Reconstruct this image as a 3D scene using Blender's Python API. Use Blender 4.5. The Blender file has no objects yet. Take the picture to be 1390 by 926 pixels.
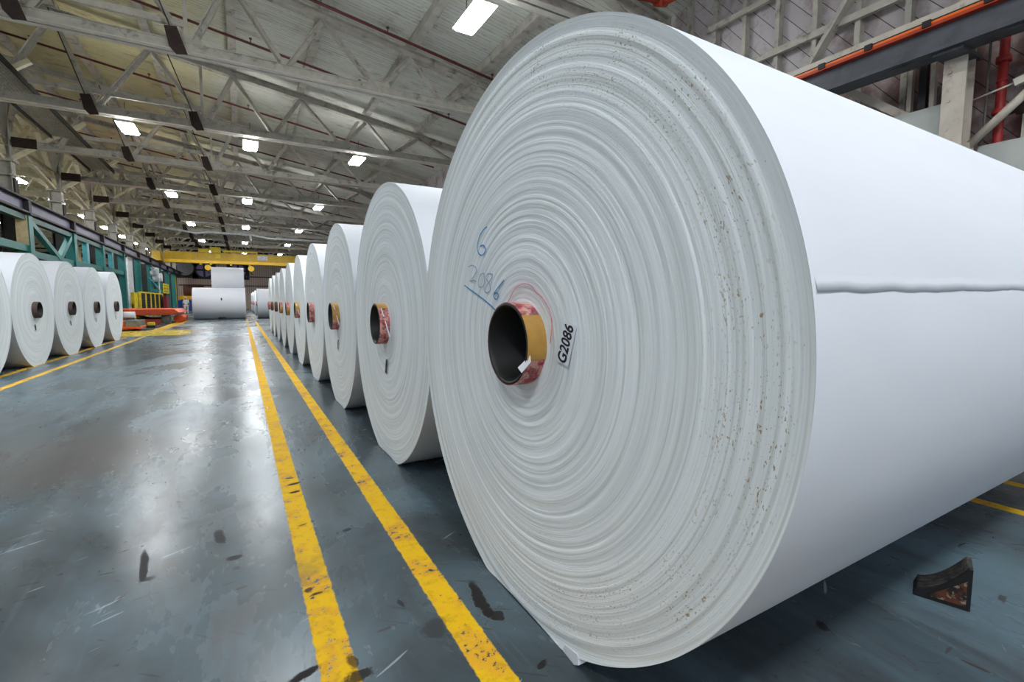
import bpy, bmesh, math, random
from mathutils import Vector, Matrix
random.seed(7)
S = bpy.context.scene
COL = S.collection
PI = math.pi

# ------------------------------------------------------------------ helpers
def lin(r, g, b):
    f = lambda c: (c/255/12.92) if c/255 <= .04045 else ((c/255+.055)/1.055)**2.4
    return (f(r), f(g), f(b), 1)

def tag(o, label=None, cat=None, group=None, kind=None):
    if label: o['label'] = label
    if cat: o['category'] = cat
    if group: o['group'] = group
    if kind: o['kind'] = kind
    return o

def empty(name, loc, label=None, cat=None, group=None):
    o = bpy.data.objects.new(name, None); COL.objects.link(o)
    o.location = loc; o.empty_display_size = .1
    return tag(o, label, cat, group)

def copy_tree(o, parent=None):
    c = o.copy(); COL.objects.link(c)
    if parent is not None: c.parent = parent
    for ch in list(o.children): copy_tree(ch, c)
    return c

def origin(parent):
    v = Vector((0, 0, 0))
    while parent is not None:
        v += parent.location; parent = parent.parent
    return v

class MB:
    """collects shapes in world coordinates, builds ONE mesh object"""
    def __init__(s): s.v = []; s.f = []; s.sm = []
    def add(s, vs, fs, smooth=False):
        n = len(s.v); s.v += [tuple(v) for v in vs]
        for f in fs: s.f.append([i+n for i in f]); s.sm.append(smooth)
        return s
    def box(s, x0, x1, y0, y1, z0, z1):
        v = [(x, y, z) for z in (z0, z1) for y in (y0, y1) for x in (x0, x1)]
        return s.add(v, [(0,2,3,1),(4,5,7,6),(0,1,5,4),(2,6,7,3),(0,4,6,2),(1,3,7,5)])
    def bar(s, a, b, w, h, up=(0, 0, 1)):
        a = Vector(a); b = Vector(b); d = (b-a).normalized(); u = Vector(up)
        if abs(d.dot(u)) > .98: u = Vector((0, 1, 0))
        x = d.cross(u).normalized(); y = x.cross(d).normalized()
        v = []
        for p in (a, b):
            for sx, sy in ((-1,-1),(1,-1),(1,1),(-1,1)): v.append(p+x*sx*w/2+y*sy*h/2)
        return s.add(v, [(3,2,1,0),(4,5,6,7),(0,1,5,4),(1,2,6,5),(2,3,7,6),(3,0,4,7)])
    def angle(s, a, b, w, t=.014, up=(0, 0, 1), flip=1):
        """rolled angle: two thin legs"""
        a = Vector(a); b = Vector(b); d = (b-a).normalized(); u = Vector(up)
        if abs(d.dot(u)) > .98: u = Vector((0, 1, 0))
        x = d.cross(u).normalized(); y = x.cross(d).normalized()
        o = y*(w/2-t/2)*flip
        s.bar(a+o, b+o, w, t, up)
        o = x*(w/2-t/2)
        return s.bar(a+o, b+o, t, w, up)
    def ibeam(s, a, b, w, h, t=.02, up=(0, 0, 1)):
        a = Vector(a); b = Vector(b); d = (b-a).normalized(); u = Vector(up)
        x = d.cross(u).normalized(); y = x.cross(d).normalized()
        s.bar(a, b, t, h-2*t, up)
        o = y*(h/2-t/2)
        s.bar(a+o, b+o, w, t, up); s.bar(a-o, b-o, w, t, up)
        return s
    def tube(s, pts, r, n=10, cap=True):
        pts = [Vector(p) for p in pts]; vs = []; fs = []
        pu = None
        for i, p in enumerate(pts):
            d = ((pts[min(i+1, len(pts)-1)]-pts[max(i-1, 0)])).normalized()
            u = pu if pu is not None else (Vector((0,0,1)) if abs(d.z) < .9 else Vector((1,0,0)))
            x = d.cross(u).normalized(); y = x.cross(d).normalized(); pu = y
            rr = r[i] if isinstance(r, (list, tuple)) else r
            for k in range(n):
                a = 2*PI*k/n; vs.append(p+x*math.cos(a)*rr+y*math.sin(a)*rr)
        for i in range(len(pts)-1):
            for k in range(n):
                k2 = (k+1) % n
                fs.append((i*n+k, i*n+k2, (i+1)*n+k2, (i+1)*n+k))
        s.add(vs, fs, True)
        if cap:
            m = len(s.v)-len(vs)
            s.f.append([m+k for k in range(n)][::-1]); s.sm.append(False)
            s.f.append([m+(len(pts)-1)*n+k for k in range(n)]); s.sm.append(False)
        return s
    def prism(s, poly, axis, a, b):
        """2-D polygon (other two axes in order) extruded along axis from a to b"""
        n = len(poly); vs = []
        for t in (a, b):
            for q in poly:
                v = list(q); v.insert('xyz'.index(axis), t); vs.append(v)
        fs = [tuple(range(n))[::-1], tuple(range(n, 2*n))]
        fs += [(i, (i+1) % n, n+(i+1) % n, n+i) for i in range(n)]
        return s.add(vs, fs)
    def build(s, name, mat, parent=None, bevel=0, loc=None):
        o0 = origin(parent) if parent is not None else Vector(loc or (0, 0, 0))
        me = bpy.data.meshes.new(name)
        me.from_pydata([tuple(Vector(v)-o0) for v in s.v], [], s.f)
        for p, q in zip(me.polygons, s.sm): p.use_smooth = q
        bm = bmesh.new(); bm.from_mesh(me); bmesh.ops.recalc_face_normals(bm, faces=bm.faces); bm.to_mesh(me); bm.free()
        me.materials.append(mat)
        o = bpy.data.objects.new(name, me); COL.objects.link(o)
        if parent is not None: o.parent = parent
        elif loc: o.location = loc
        if bevel:
            m = o.modifiers.new('bevel', 'BEVEL'); m.width = bevel; m.segments = 2; m.limit_method = 'ANGLE'
        return o

# ------------------------------------------------------------------ node helpers
class NT:
    def __init__(s, name):
        s.m = bpy.data.materials.new(name); s.m.use_nodes = True
        s.t = s.m.node_tree; s.N = s.t.nodes; s.b = s.N['Principled BSDF']
    def link(s, a, b): s.t.links.new(a, b)
    def n(s, typ, **kw):
        o = s.N.new(typ)
        for k, v in kw.items(): setattr(o, k, v)
        return o
    def inp(s, sock, v):
        if hasattr(v, 'is_output'): s.link(v, sock)
        elif v is not None: sock.default_value = v
    def math(s, op, a, b=None, c=None, clamp=False):
        o = s.n('ShaderNodeMath', operation=op, use_clamp=clamp)
        for i, v in enumerate((a, b, c)):
            if v is not None: s.inp(o.inputs[i], v)
        return o.outputs[0]
    def mix(s, f, a, b, mode='MIX'):
        o = s.n('ShaderNodeMix', data_type='RGBA', blend_type=mode)
        s.inp(o.inputs['Factor'], f); s.inp(o.inputs[6], a); s.inp(o.inputs[7], b)
        return o.outputs[2]
    def ramp(s, x, lo, hi, a=0., b=1.):
        o = s.n('ShaderNodeMapRange', clamp=True); o.interpolation_type = 'SMOOTHSTEP'
        s.inp(o.inputs[0], x)
        for i, v in enumerate((lo, hi, a, b)): s.inp(o.inputs[i+1], v)
        return o.outputs[0]
    def noise(s, vec=None, scale=5., detail=4., rough=.5, dim='3D', w=None, dist=0.):
        o = s.n('ShaderNodeTexNoise', noise_dimensions=dim)
        if vec is not None: s.inp(o.inputs['Vector'], vec)
        if w is not None: s.inp(o.inputs['W'], w)
        s.inp(o.inputs['Scale'], scale); o.inputs['Detail'].default_value = detail
        o.inputs['Roughness'].default_value = rough; o.inputs['Distortion'].default_value = dist
        return o.outputs[0]
    def pos(s, kind='geo'):
        if kind == 'geo': return s.n('ShaderNodeNewGeometry').outputs['Position']
        return s.n('ShaderNodeTexCoord').outputs['Object']
    def scaled(s, v, sc):
        o = s.n('ShaderNodeVectorMath', operation='MULTIPLY'); s.inp(o.inputs[0], v); o.inputs[1].default_value = sc
        return o.outputs[0]
    def sep(s, v):
        o = s.n('ShaderNodeSeparateXYZ'); s.inp(o.inputs[0], v); return o.outputs
    def comb(s, x, y, z):
        o = s.n('ShaderNodeCombineXYZ')
        for i, v in enumerate((x, y, z)): s.inp(o.inputs[i], v)
        return o.outputs[0]
    def bump(s, h, strength=.3, dist=.01):
        o = s.n('ShaderNodeBump'); o.inputs['Strength'].default_value = strength; o.inputs['Distance'].default_value = dist
        s.link(h, o.inputs['Height']); s.link(o.outputs[0], s.b.inputs['Normal'])
    def out(s, col=None, rough=None, metal=None, spec=None):
        for k, v in (('Base Color', col), ('Roughness', rough), ('Metallic', metal), ('Specular IOR Level', spec)):
            if v is not None: s.inp(s.b.inputs[k], v)
        return s.m

def paint(name, rgb, rough=.5, metal=0., var=.25, scale=4., dirt=None, dirt_amt=.35, bump=0., dscale=3.):
    """plain paint or metal with soft variation and optional grime patches"""
    t = NT(name); c = lin(*rgb)
    P = t.pos()
    n = t.noise(P, scale, 5, .6)
    dark = tuple(x*(1-var) for x in c[:3])+(1,)
    col = t.mix(t.ramp(n, .35, .65), dark, c)
    if dirt:
        m = t.noise(P, dscale, 6, .7)
        col = t.mix(t.math('MULTIPLY', t.ramp(m, .52, .7), dirt_amt), col, lin(*dirt))
    if bump: t.bump(n, bump, .01)
    return t.out(col, rough, metal)

def glow(name, rgb, strength):
    t = NT(name); t.b.inputs['Emission Color'].default_value = rgb+(1,)
    t.b.inputs['Emission Strength'].default_value = strength
    t.b.inputs['Base Color'].default_value = (.8, .8, .8, 1)
    return t.m

M = {}
M['steel'] = paint('cream painted steel', (192,187,174), .55, 0, .22, 3, (84,72,56), .75, .15, 2.6)
M['steel_left'] = paint('yellowed painted steel', (206,198,166), .55, 0, .22, 3, (92,80,60), .6, .15, 2.2)
M['brace_cream'] = paint('pale yellow brace paint', (232,224,192), .5, 0, .12, 3, (110,92,66), .5, .1, 2.6)
M['grating'] = paint('galvanised grating', (176,174,162), .5, .1, .2, 5)
M['brown_plate'] = paint('rusty brown plate', (52,34,28), .7, 0, .4, 9)
M['rod'] = paint('dark rod', (70,58,48), .6, .2)
M['pipe_red'] = paint('dull red pipe', (104,42,40), .5, 0, .3, 6)
M['red'] = paint('red pipe paint', (178,42,40), .45, 0, .3, 6, (70,30,28), .5)
M['vermilion'] = paint('orange red pipe paint', (186,62,34), .45, 0, .3, 5)
M['housing'] = paint('light housing', (205,205,205), .4)
M['lamp'] = glow('lit lamp lens', (.93, .97, 1.), 75.)
M['added_roof_fill'] = glow('added glow for roof fill', (.95, .97, 1.), 16.)  # added glow, not a real lamp part; brightens the roof boards
M['teal'] = paint('teal paint', (12,112,108), .45, 0, .25, 3, (10,60,60), .5)
M['teal_dark'] = paint('dark teal paint', (8,84,76), .5, 0, .25, 3, (8,45,42), .5)
M['teal_light'] = paint('light teal paint', (70,150,160), .45)
M['wood'] = paint('raw plywood', (196,178,140), .7, 0, .2, 7, (150,120,80), .4)
M['cream'] = paint('cream sheet', (205,200,188), .6, 0, .12, 2, (150,140,120), .3)
M['white_paint'] = paint('white paint', (210,212,214), .5)
M['rail_web'] = paint('violet grey web', (112,108,130), .5, .1, .2, 3, (60,55,66), .5)
M['rail_flange'] = paint('black brown flange', (44,38,42), .6, .1, .3, 6)
M['grey_beam'] = paint('dark grey beam', (84,86,92), .6, .1, .25, 4, (50,50,55), .5)
M['orange_bar'] = paint('orange conductor', (240,112,24), .4, 0, .1)
M['black'] = paint('black', (22,21,22), .55, 0, .3)
M['crane_yellow'] = paint('crane yellow', (212,172,16), .45, 0, .2, 1.5, (120,95,20), .5)
M['crane_flange'] = paint('bright yellow', (248,196,14), .4, 0, .1, 2)
M['yellow'] = paint('safety yellow', (226,196,24), .5, 0, .2, 5, (120,100,20), .4)
M['orange'] = paint('orange machine paint', (222,84,28), .45, 0, .2, 3, (120,50,25), .5)
M['dark_orange'] = paint('shaded orange paint', (186,60,26), .5, 0, .25, 3, (70,35,25), .6)
M['grey_mech'] = paint('grey machinery', (120,124,114), .55, .1, .35, 6)
M['dark_mech'] = paint('dark machinery', (48,46,44), .6, .1, .4, 5)
M['blue'] = paint('blue bin plastic', (20,70,160), .5)
M['maroon'] = paint('maroon paint', (130,26,40), .5)
M['violet'] = paint('fan blade', (150,136,190), .5)
M['silver'] = paint('fan disc', (150,152,156), .5, .1)
M['column'] = paint('pale column paint', (196,186,172), .5, 0, .15, 3, (120,92,66), .55, .1, 3.5)
M['panel_sheet'] = paint('pale green sheet', (190,194,188), .6, 0, .08, 1.2, (140,140,130), .3)
M['skin'] = paint('skin', (196,150,124), .6)
M['cloth_white'] = paint('white shirt', (244,244,248), .8)
M['cloth_tan'] = paint('beige trousers', (228,218,200), .85)
M['hat'] = paint('white cap', (236,236,238), .7)
M['shoe'] = paint('brown shoe', (70,50,40), .6)
M['hose'] = paint('pipe grey', (92,88,84), .6)
M['paper_label'] = paint('label paper', (228,233,242), .6, 0, .04)
M['ink'] = paint('printed ink', (16,16,20), .6)
M['blue_ink'] = paint('blue crayon', (58,140,196), .8, 0, .2, 60)
M['pale_ink'] = paint('faint blue pencil', (140,170,196), .8, 0, .2, 60)
M['pink_ink'] = paint('pink crayon', (236,128,140), .8)
M['white_tape'] = paint('white paper tape', (236,238,240), .7, 0, .05)

# ---- paper
def paper_side():
    t = NT('paper side')
    P = t.pos('obj')
    n = t.noise(t.scaled(P, (.5, 2, 2)), 3, 4, .5)
    st = t.noise(t.scaled(P, (40, .4, .4)), 1, 3, .5)
    col = t.mix(n, lin(203,206,212), lin(212,215,221))
    t.bump(t.math('ADD', n, t.math('MULTIPLY', st, .15)), .08, .02)
    return t.out(col, .62, spec=.3)
def paper_face(R, specks):
    t = NT('paper roll end')
    P = t.pos('obj'); x, y, z = t.sep(P)[:3]
    r = t.math('SQRT', t.math('ADD', t.math('MULTIPLY', y, y), t.math('MULTIPLY', z, z)))
    ca = t.math('DIVIDE', y, r); sa = t.math('DIVIDE', z, r)
    def pol(k, m, o=0.): return t.comb(t.math('MULTIPLY_ADD', r, k, o), t.math('MULTIPLY', ca, m), t.math('MULTIPLY', sa, m))
    v = pol(1., .012)
    n1 = t.noise(v, 34, 3, .6); n2 = t.noise(v, 190, 4, .7); n3 = t.noise(v, 9, 2, .5)
    gr = t.noise(P, 190, 3, .6)
    h = t.math('ADD', t.math('MULTIPLY', n1, .6), t.math('ADD', t.math('MULTIPLY', n2, .45), t.math('MULTIPLY', gr, .18)))
    s = t.math('ADD', t.math('MULTIPLY', n1, .45), t.math('ADD', t.math('MULTIPLY', n2, .4), t.math('MULTIPLY', n3, .25)))
    col = t.mix(t.ramp(s, .38, .68), lin(214,220,221), lin(240,245,247))
    ln = t.ramp(t.noise(pol(1., .006, 5.), 85, 2, .5), .58, .66)
    col = t.mix(t.math('MULTIPLY', ln, .4), col, lin(178,182,176))
    if specks:
        band = t.math('MULTIPLY', t.ramp(r, R*.70, R*.9), t.ramp(r, R*.99, R*.95))
        v2 = pol(190., 85.)
        m = t.noise(v2, 1., 2, .5)
        v3 = t.noise(v, 55, 2, .6)
        side = t.ramp(y, R*.6, -R*.4, .06, 1.)
        sp = t.math('MULTIPLY', t.ramp(t.math('ADD', m, t.math('MULTIPLY', v3, .25)), .745, .80), t.math('MULTIPLY', band, side))
        big = t.noise(P, 5, 3, .6)
        sp = t.math('MULTIPLY', sp, t.ramp(big, .42, .6, .25, 1.))
        col = t.mix(t.math('MULTIPLY', sp, .85), col, lin(150,118,70))
        # scattered strays over the whole face
        v4 = pol(150., 80., 3.)
        m2 = t.ramp(t.noise(v4, 1., 1, .5), .79, .82)
        col = t.mix(t.math('MULTIPLY', m2, .6), col, lin(170,146,104))
        grime = t.math('MULTIPLY', t.ramp(r, R*.8, R*.97), t.ramp(t.noise(v, 34, 3, .7), .5, .66))
        col = t.mix(t.math('MULTIPLY', grime, .35), col, lin(176,172,152))
    t.bump(h, .42 if specks else .3, .012)
    return t.out(col, .8, spec=.15)
M['paper'] = paper_side()
M['face_hero'] = paper_face(1.163, True)
M['face'] = paper_face(1.14, False)

def core_label():
    t = NT('worn red core wrap'); P = t.pos('obj')
    a = t.noise(P, 16, 5, .7); b = t.noise(t.scaled(P, (1, 1, 1)), 34, 4, .7)
    c = t.mix(t.ramp(a, .42, .56), lin(150,28,52), lin(206,150,140))
    c = t.mix(t.ramp(b, .5, .62), c, lin(112,92,84))
    return t.out(c, .5)
M['core_red'] = core_label()
M['core_dark'] = paint('dark brown core wrap', (74,54,47), .55, 0, .3, 12)
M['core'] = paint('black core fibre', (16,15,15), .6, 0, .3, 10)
M['core_tan'] = paint('tan tape', (176,134,62), .45, 0, .15, 14, (140,100,50), .3, .4)
M['core_brown'] = paint('brown core wrap', (104,66,50), .55, 0, .3, 14, (140,40,52), .6)

# ---- floor
def floor_mat():
    t = NT('painted concrete floor'); P = t.pos(); x, y, z = t.sep(P)[:3]
    big = t.noise(t.scaled(P, (.5, .28, 1)), 1.1, 6, .62, dist=.6)
    mid = t.noise(t.scaled(P, (2.2, .6, 1)), 1.6, 6, .65, dist=.5)
    fine = t.noise(P, 18, 6, .7)
    c = t.mix(t.ramp(big, .36, .64), lin(52,61,65), lin(88,107,116))
    c = t.mix(t.math('MULTIPLY', t.ramp(mid, .46, .76), .85), c, lin(54,52,50))
    c = t.mix(t.math('MULTIPLY', t.ramp(fine, .5, .75), .35), c, lin(70,76,80))
    # pale wheel scuffs along the aisle
    sc = t.noise(t.comb(t.math('MULTIPLY', x, 3.5), t.math('MULTIPLY', y, .22), 0.), 2.2, 5, .7, dist=.4)
    c = t.mix(t.math('MULTIPLY', t.ramp(sc, .56, .80), .26), c, lin(128,145,156))
    # small scrapes and chips
    def rotate(a, sx, sy):
        ca, sa = math.cos(a), math.sin(a)
        u = t.math('ADD', t.math('MULTIPLY', x, ca*sx), t.math('MULTIPLY', y, sa*sx))
        w = t.math('ADD', t.math('MULTIPLY', x, -sa*sy), t.math('MULTIPLY', y, ca*sy))
        return t.comb(u, w, 0.)
    for a, s1, s2, lo, col, f in ((.5, 2.2, 26., .70, (168,182,190), .5), (-.7, 3., 30., .69, (54,54,54), .7), (.1, 4., 18., .70, (52,48,46), .8), (1.2, 3., 34., .71, (60,58,58), .7)):
        m = t.ramp(t.noise(rotate(a, s1, s2), 1., 2, .5), lo, lo+.02)
        c = t.mix(t.math('MULTIPLY', m, f), c, lin(*col))
    chip = t.ramp(t.noise(P, 30, 3, .55), .66, .69)
    chipmask = t.math('MULTIPLY', chip, t.ramp(t.noise(P, 1.3, 2, .5), .42, .6))
    c = t.mix(t.math('MULTIPLY', chipmask, .85), c, lin(50,46,44))
    edge = t.math('MULTIPLY', t.math('SUBTRACT', t.noise(P, 22, 3, .6), .5), .02)
    # ---- yellow lines
    wear = t.noise(P, 30, 5, .7); wear2 = t.noise(P, 5, 3, .6)
    wsum = t.math('ADD', t.math('MULTIPLY', wear, .6), t.math('MULTIPLY', wear2, .45))
    def stripe(cx, w, y0, y1, lo=.60, amt=1.):
        d = t.math('ABSOLUTE', t.math('SUBTRACT', t.math('ADD', x, edge), cx))
        m = t.ramp(d, w/2+.004, w/2-.004)
        my = t.math('MULTIPLY', t.ramp(y, y0-.02, y0+.02), t.ramp(y, y1+.02, y1-.02))
        m = t.math('MULTIPLY', m, my)
        return t.math('MULTIPLY', m, t.ramp(wsum, lo+.03, lo-.01, 0., amt))
    ylw = t.mix(t.ramp(wear2, .45, .6), lin(222,176,20), lin(214,160,40))
    ylw = t.mix(t.math('MULTIPLY', t.ramp(fine, .5, .66), .4), ylw, lin(150,120,30))
    lm = None
    for cx, w, y0, y1, lo, amt in ((.247, .122, -6, 26, .595, 1.), (.727, .118, -6, 34, .60, 1.), (.247, .12, 26, 52, .52, .8), (.727, .118, 34, 52, .5, .7),
                              (-3.2, .11, 5, 22, .58, .9), (-3.72, .11, 5, 22, .58, .9), (4.18, .1, -6, 12, .6, .9), (4.80, .1, -6, 12, .6, .9), (-3.35, .5, 26, 38, .6, .9)):
        sm_ = stripe(cx, w, y0, y1, lo, amt); c = t.mix(sm_, c, ylw); lm = sm_ if lm is None else t.math('MAXIMUM', lm, sm_)
    # broad painted cross band by the lift table
    bx = t.math('ADD', x, t.math('MULTIPLY', t.math('SUBTRACT', t.noise(P, 1.4, 4, .6), .5), 1.2))
    by = t.math('ADD', y, t.math('MULTIPLY', edge, 6.))
    mb = t.math('MULTIPLY', t.math('MULTIPLY', t.ramp(bx, -1.7, -2.2), t.ramp(bx, -9., -8.9)), t.math('MULTIPLY', t.ramp(by, 22.2, 22.5), t.ramp(by, 26.4, 26.1)))
    c = t.mix(t.math('MULTIPLY', mb, t.ramp(wsum, .66, .56, .3, .95)), c, lin(214,190,60))
    # ---- dark spills and scrapes with a shape of their own
    wob = t.noise(P, 14, 4, .7); wob2 = t.noise(P, 3, 3, .6)
    def spot(cx, cy, rx, ry, a, col, amt=.9, soft=.25, wobble=1.2):
        ca, sa = math.cos(a), math.sin(a)
        dx = t.math('SUBTRACT', x, cx); dy = t.math('SUBTRACT', y, cy)
        u = t.math('ADD', t.math('MULTIPLY', dx, ca/rx), t.math('MULTIPLY', dy, sa/rx))
        w = t.math('ADD', t.math('MULTIPLY', dx, -sa/ry), t.math('MULTIPLY', dy, ca/ry))
        d = t.math('SQRT', t.math('ADD', t.math('MULTIPLY', u, u), t.math('MULTIPLY', w, w)))
        d = t.math('ADD', d, t.math('MULTIPLY', t.math('SUBTRACT', wob, .5), wobble*2))
        return t.math('MULTIPLY', t.ramp(d, 1+soft, 1-soft), amt), col
    dk = lin(34,29,27)
    spots = [(-.48, 2.87, .016, .17, .12, dk, .85), (-.45, 2.72, .03, .02, .3, dk, .7), (-.16, 3.02, .026, .10, .15, dk, .85), (-.09, 2.73, .035, .03, .2, dk, .8), (-.08, 2.62, .02, .02, 0, dk, .7),
             (.86, 1.79, .03, .13, -.12, dk, .95), (.875, 1.66, .025, .03, 0, dk, .9), (.13, 1.72, .06, .018, .35, dk, .95),
             (.305, 1.62, .05, .035, .3, dk, .9), (.30, 1.70, .018, .04, .2, dk, .8), (.265, 3.5, .04, .018, 0, dk, 1.), (.27, 3.66, .045, .018, .2, dk, 1.), (.255, 3.8, .03, .014, -.2, dk, .9),
             (.24, 2.2, .035, .012, .1, dk, .9), (.21, 2.25, .02, .018, .1, dk, .9), (.26, 2.95, .03, .012, .2, dk, .8), (.47, 2.75, .03, .022, .3, dk, .9),
             (2.255, .56, .009, .05, .1, lin(60,50,44), .9), (2.0, 1.55, .06, .04, .3, lin(44,40,38), .7), (2.0, .95, .03, .02, .9, dk, .8), (.55, 1.95, .014, .04, .1, dk, .8),
             (-.17, 3.35, .24, .05, .5, lin(70,72,74), .3), (.62, 1.72, .05, .06, 0, dk, .55), (.9, 1.35, .03, .012, .6, dk, .9)]
    for sp in spots:
        m, col = spot(*sp); c = t.mix(m, c, col); lm = t.math('MAXIMUM', lm, m)
    m, col = spot(-1.5, 5.2, 1.0, .9, .3, lin(78,74,70), .8, .5, .9); c = t.mix(m, c, col)
    m, col = spot(.05, 2.3, .3, .12, .8, lin(84,82,82), .45, .6, 1.); c = t.mix(m, c, col)
    rough = t.math('ADD', t.ramp(big, .3, .7, .12, .22), t.math('MULTIPLY', mid, .2))
    t.bump(t.math('ADD', t.math('MULTIPLY', wob2, .5), t.math('MULTIPLY', fine, .10)), .14, .02)
    rough = t.math('ADD', rough, t.math('MULTIPLY', lm, .38))
    return t.out(c, rough, spec=t.math('MULTIPLY', t.math('SUBTRACT', 1., t.math('MULTIPLY', lm, .75)), .38))
M['floor'] = floor_mat()

def boards(name, a, b, axis, width, stain, amt, aged=None):
    t = NT(name); P = t.pos(); s = t.sep(P); u = s[axis]
    k = t.math('DIVIDE', u, width); fr = t.math('FRACT', k); idx = t.math('FLOOR', k)
    wn = t.n('ShaderNodeTexWhiteNoise', noise_dimensions='1D'); t.link(idx, wn.inputs['W'])
    c = t.mix(wn.outputs[0], lin(*a), lin(*b))
    if aged:   # old boards towards the ridge keep a yellowed limewash
        c = t.mix(t.ramp(t.math('ADD', s[0], t.math('MULTIPLY', t.noise(P, .5, 4, .6), 5.)), 3.5, -.5, 0., .85), c, lin(*aged))
    n = t.noise(t.scaled(P, (.7, 1.6, 1.)) if axis == 1 else P, 1.3, 6, .7)
    c = t.mix(t.math('MULTIPLY', t.ramp(n, .52, .74), amt), c, lin(*stain))
    gap = t.ramp(t.math('ABSOLUTE', t.math('SUBTRACT', fr, .5)), .41, .48)
    br = t.ramp(t.noise(t.scaled(P, (3, 8, 3)), 1., 4, .7), .38, .58)
    c = t.mix(t.math('MULTIPLY', t.math('MULTIPLY', gap, br), .75), c, lin(74,64,52))
    return t.out(c, .75)
M['roof'] = boards('whitewashed roof boards', (216,217,206), (204,204,190), 1, .145, (112,92,70), .65, (218,208,158))
M['roof_left'] = boards('yellowed roof boards', (214,204,162), (200,190,146), 1, .145, (120,100,66), .5)

def wall_boards():
    t = NT('diagonal sheathing boards'); P = t.pos(); x, y, z = t.sep(P)[:3]
    u = t.math('SUBTRACT', z, t.math('MULTIPLY', y, 1.17))
    k = t.math('DIVIDE', u, .38); fr = t.math('FRACT', k); idx = t.math('FLOOR', k)
    wn = t.n('ShaderNodeTexWhiteNoise', noise_dimensions='1D'); t.link(idx, wn.inputs['W'])
    c = t.mix(wn.outputs[0], lin(196,190,190), lin(178,168,168))
    n = t.noise(P, 1.5, 6, .7); n2 = t.noise(P, .45, 3, .6)
    c = t.mix(t.math('MULTIPLY', t.ramp(n, .48, .68), .7), c, lin(140,106,100))
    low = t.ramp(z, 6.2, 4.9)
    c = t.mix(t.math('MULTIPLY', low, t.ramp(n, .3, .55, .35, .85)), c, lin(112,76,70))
    gap = t.ramp(t.math('ABSOLUTE', t.math('SUBTRACT', fr, .5)), .465, .485)
    c = t.mix(t.math('MULTIPLY', gap, .9), c, lin(44,34,33))
    return t.out(c, .8)
M['wall_boards'] = wall_boards()

def corrugated():
    t = NT('brown corrugated sheet'); P = t.pos(); x, y, z = t.sep(P)[:3]
    w = t.math('SINE', t.math('MULTIPLY', x, 20.))
    n = t.noise(P, .6, 5, .6)
    c = t.mix(n, lin(212,190,175), lin(224,206,192))
    c = t.mix(t.ramp(w, -.9, -.3, .5, 0.), c, lin(126,108,96))
    return t.out(c, .7)
M['corrugated'] = corrugated()
M['dark_wall'] = paint('dark sheet wall', (58,52,48), .8, 0, .3, .6)

def chock_mat():
    t = NT('charred ribbed timber'); P = t.pos('obj'); x, y, z = t.sep(P)[:3]
    n = t.noise(t.scaled(P, (90, 12, 30)), 1., 5, .7)
    c = t.mix(t.ramp(n, .4, .65), lin(20,18,17), lin(66,60,54))
    t.bump(n, 1., .01); return t.out(c, .75)
M['chock'] = chock_mat()
def rust():
    t = NT('rusty chipped paint'); P = t.pos('obj')
    n = t.noise(P, 14, 5, .7); m = t.noise(P, 22, 3, .6)
    c = t.mix(t.ramp(n, .42, .55), lin(92,46,22), lin(26,20,18))
    c = t.mix(t.ramp(m, .56, .62), c, lin(140,124,104))
    return t.out(c, .7)
M['rust'] = rust()

# ------------------------------------------------------------------ camera (fitted)
H = 1.32
cam_d = bpy.data.cameras.new('camera'); cam = bpy.data.objects.new('camera', cam_d); COL.objects.link(cam)
cam_d.sensor_width = 36; cam_d.sensor_fit = 'HORIZONTAL'; cam_d.lens = 640.19/1390*36
cam_d.clip_end = 300; cam_d.clip_start = .05
yaw, pitch = .5189, -.0847
F = Vector((math.sin(yaw)*math.cos(pitch), math.cos(yaw)*math.cos(pitch), math.sin(pitch)))
cam.location = (0, 0, H); cam.rotation_euler = F.to_track_quat('-Z', 'Y').to_euler()
S.camera = cam

# ------------------------------------------------------------------ setting
XL, XR = -8.1, 9.2          # column lines
def topz(x): return 9.78-.155*x if x > XL else 9.78-.155*(2*XL-x)
fl = MB(); fl.box(-26, 10.6, -9, 92, -.3, 0); tag(fl.build('floor', M['floor']), kind='structure')
rf = MB()
rz = lambda x: topz(x)+.42
rf.prism([(XL, rz(XL)), (10.2, rz(10.2)), (10.2, rz(10.2)+.15), (XL, rz(XL)+.15)], 'y', -8, 90)
o = MB(); o.v = []
# prism inserts y as the middle axis: polygon is (x, z)
tag(rf.build('ceiling', M['roof']), kind='structure')
rl = MB(); rl.prism([(-26, rz(-26)), (XL, rz(XL)), (XL, rz(XL)+.15), (-26, rz(-26)+.15)], 'y', 4, 90)
tag(rl.build('ceiling', M['roof_left']), kind='structure')
w = MB(); w.box(9.98, 10.2, -4, 90, 0, 9.2); tag(w.build('wall_right', M['wall_boards']), kind='structure')
w = MB()
n = 150
for i in range(n):          # corrugations as real ribs
    x0 = -26+i*(36.2/n); w.box(x0, x0+.12, 87.96, 88.02, 0, 7.4)
w.box(-26, 10.2, 88, 88.3, 0, 7.4)
tag(w.build('wall_back', M['corrugated']), kind='structure')
w = MB(); w.box(-26, 10.2, 88.05, 88.3, 7.4, 11.6); tag(w.build('wall_back', M['dark_wall']), kind='structure')
w = MB(); w.box(-26.2, -26, 4, 90, 0, 9.4); tag(w.build('wall_left', M['dark_wall']), kind='structure')

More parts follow.
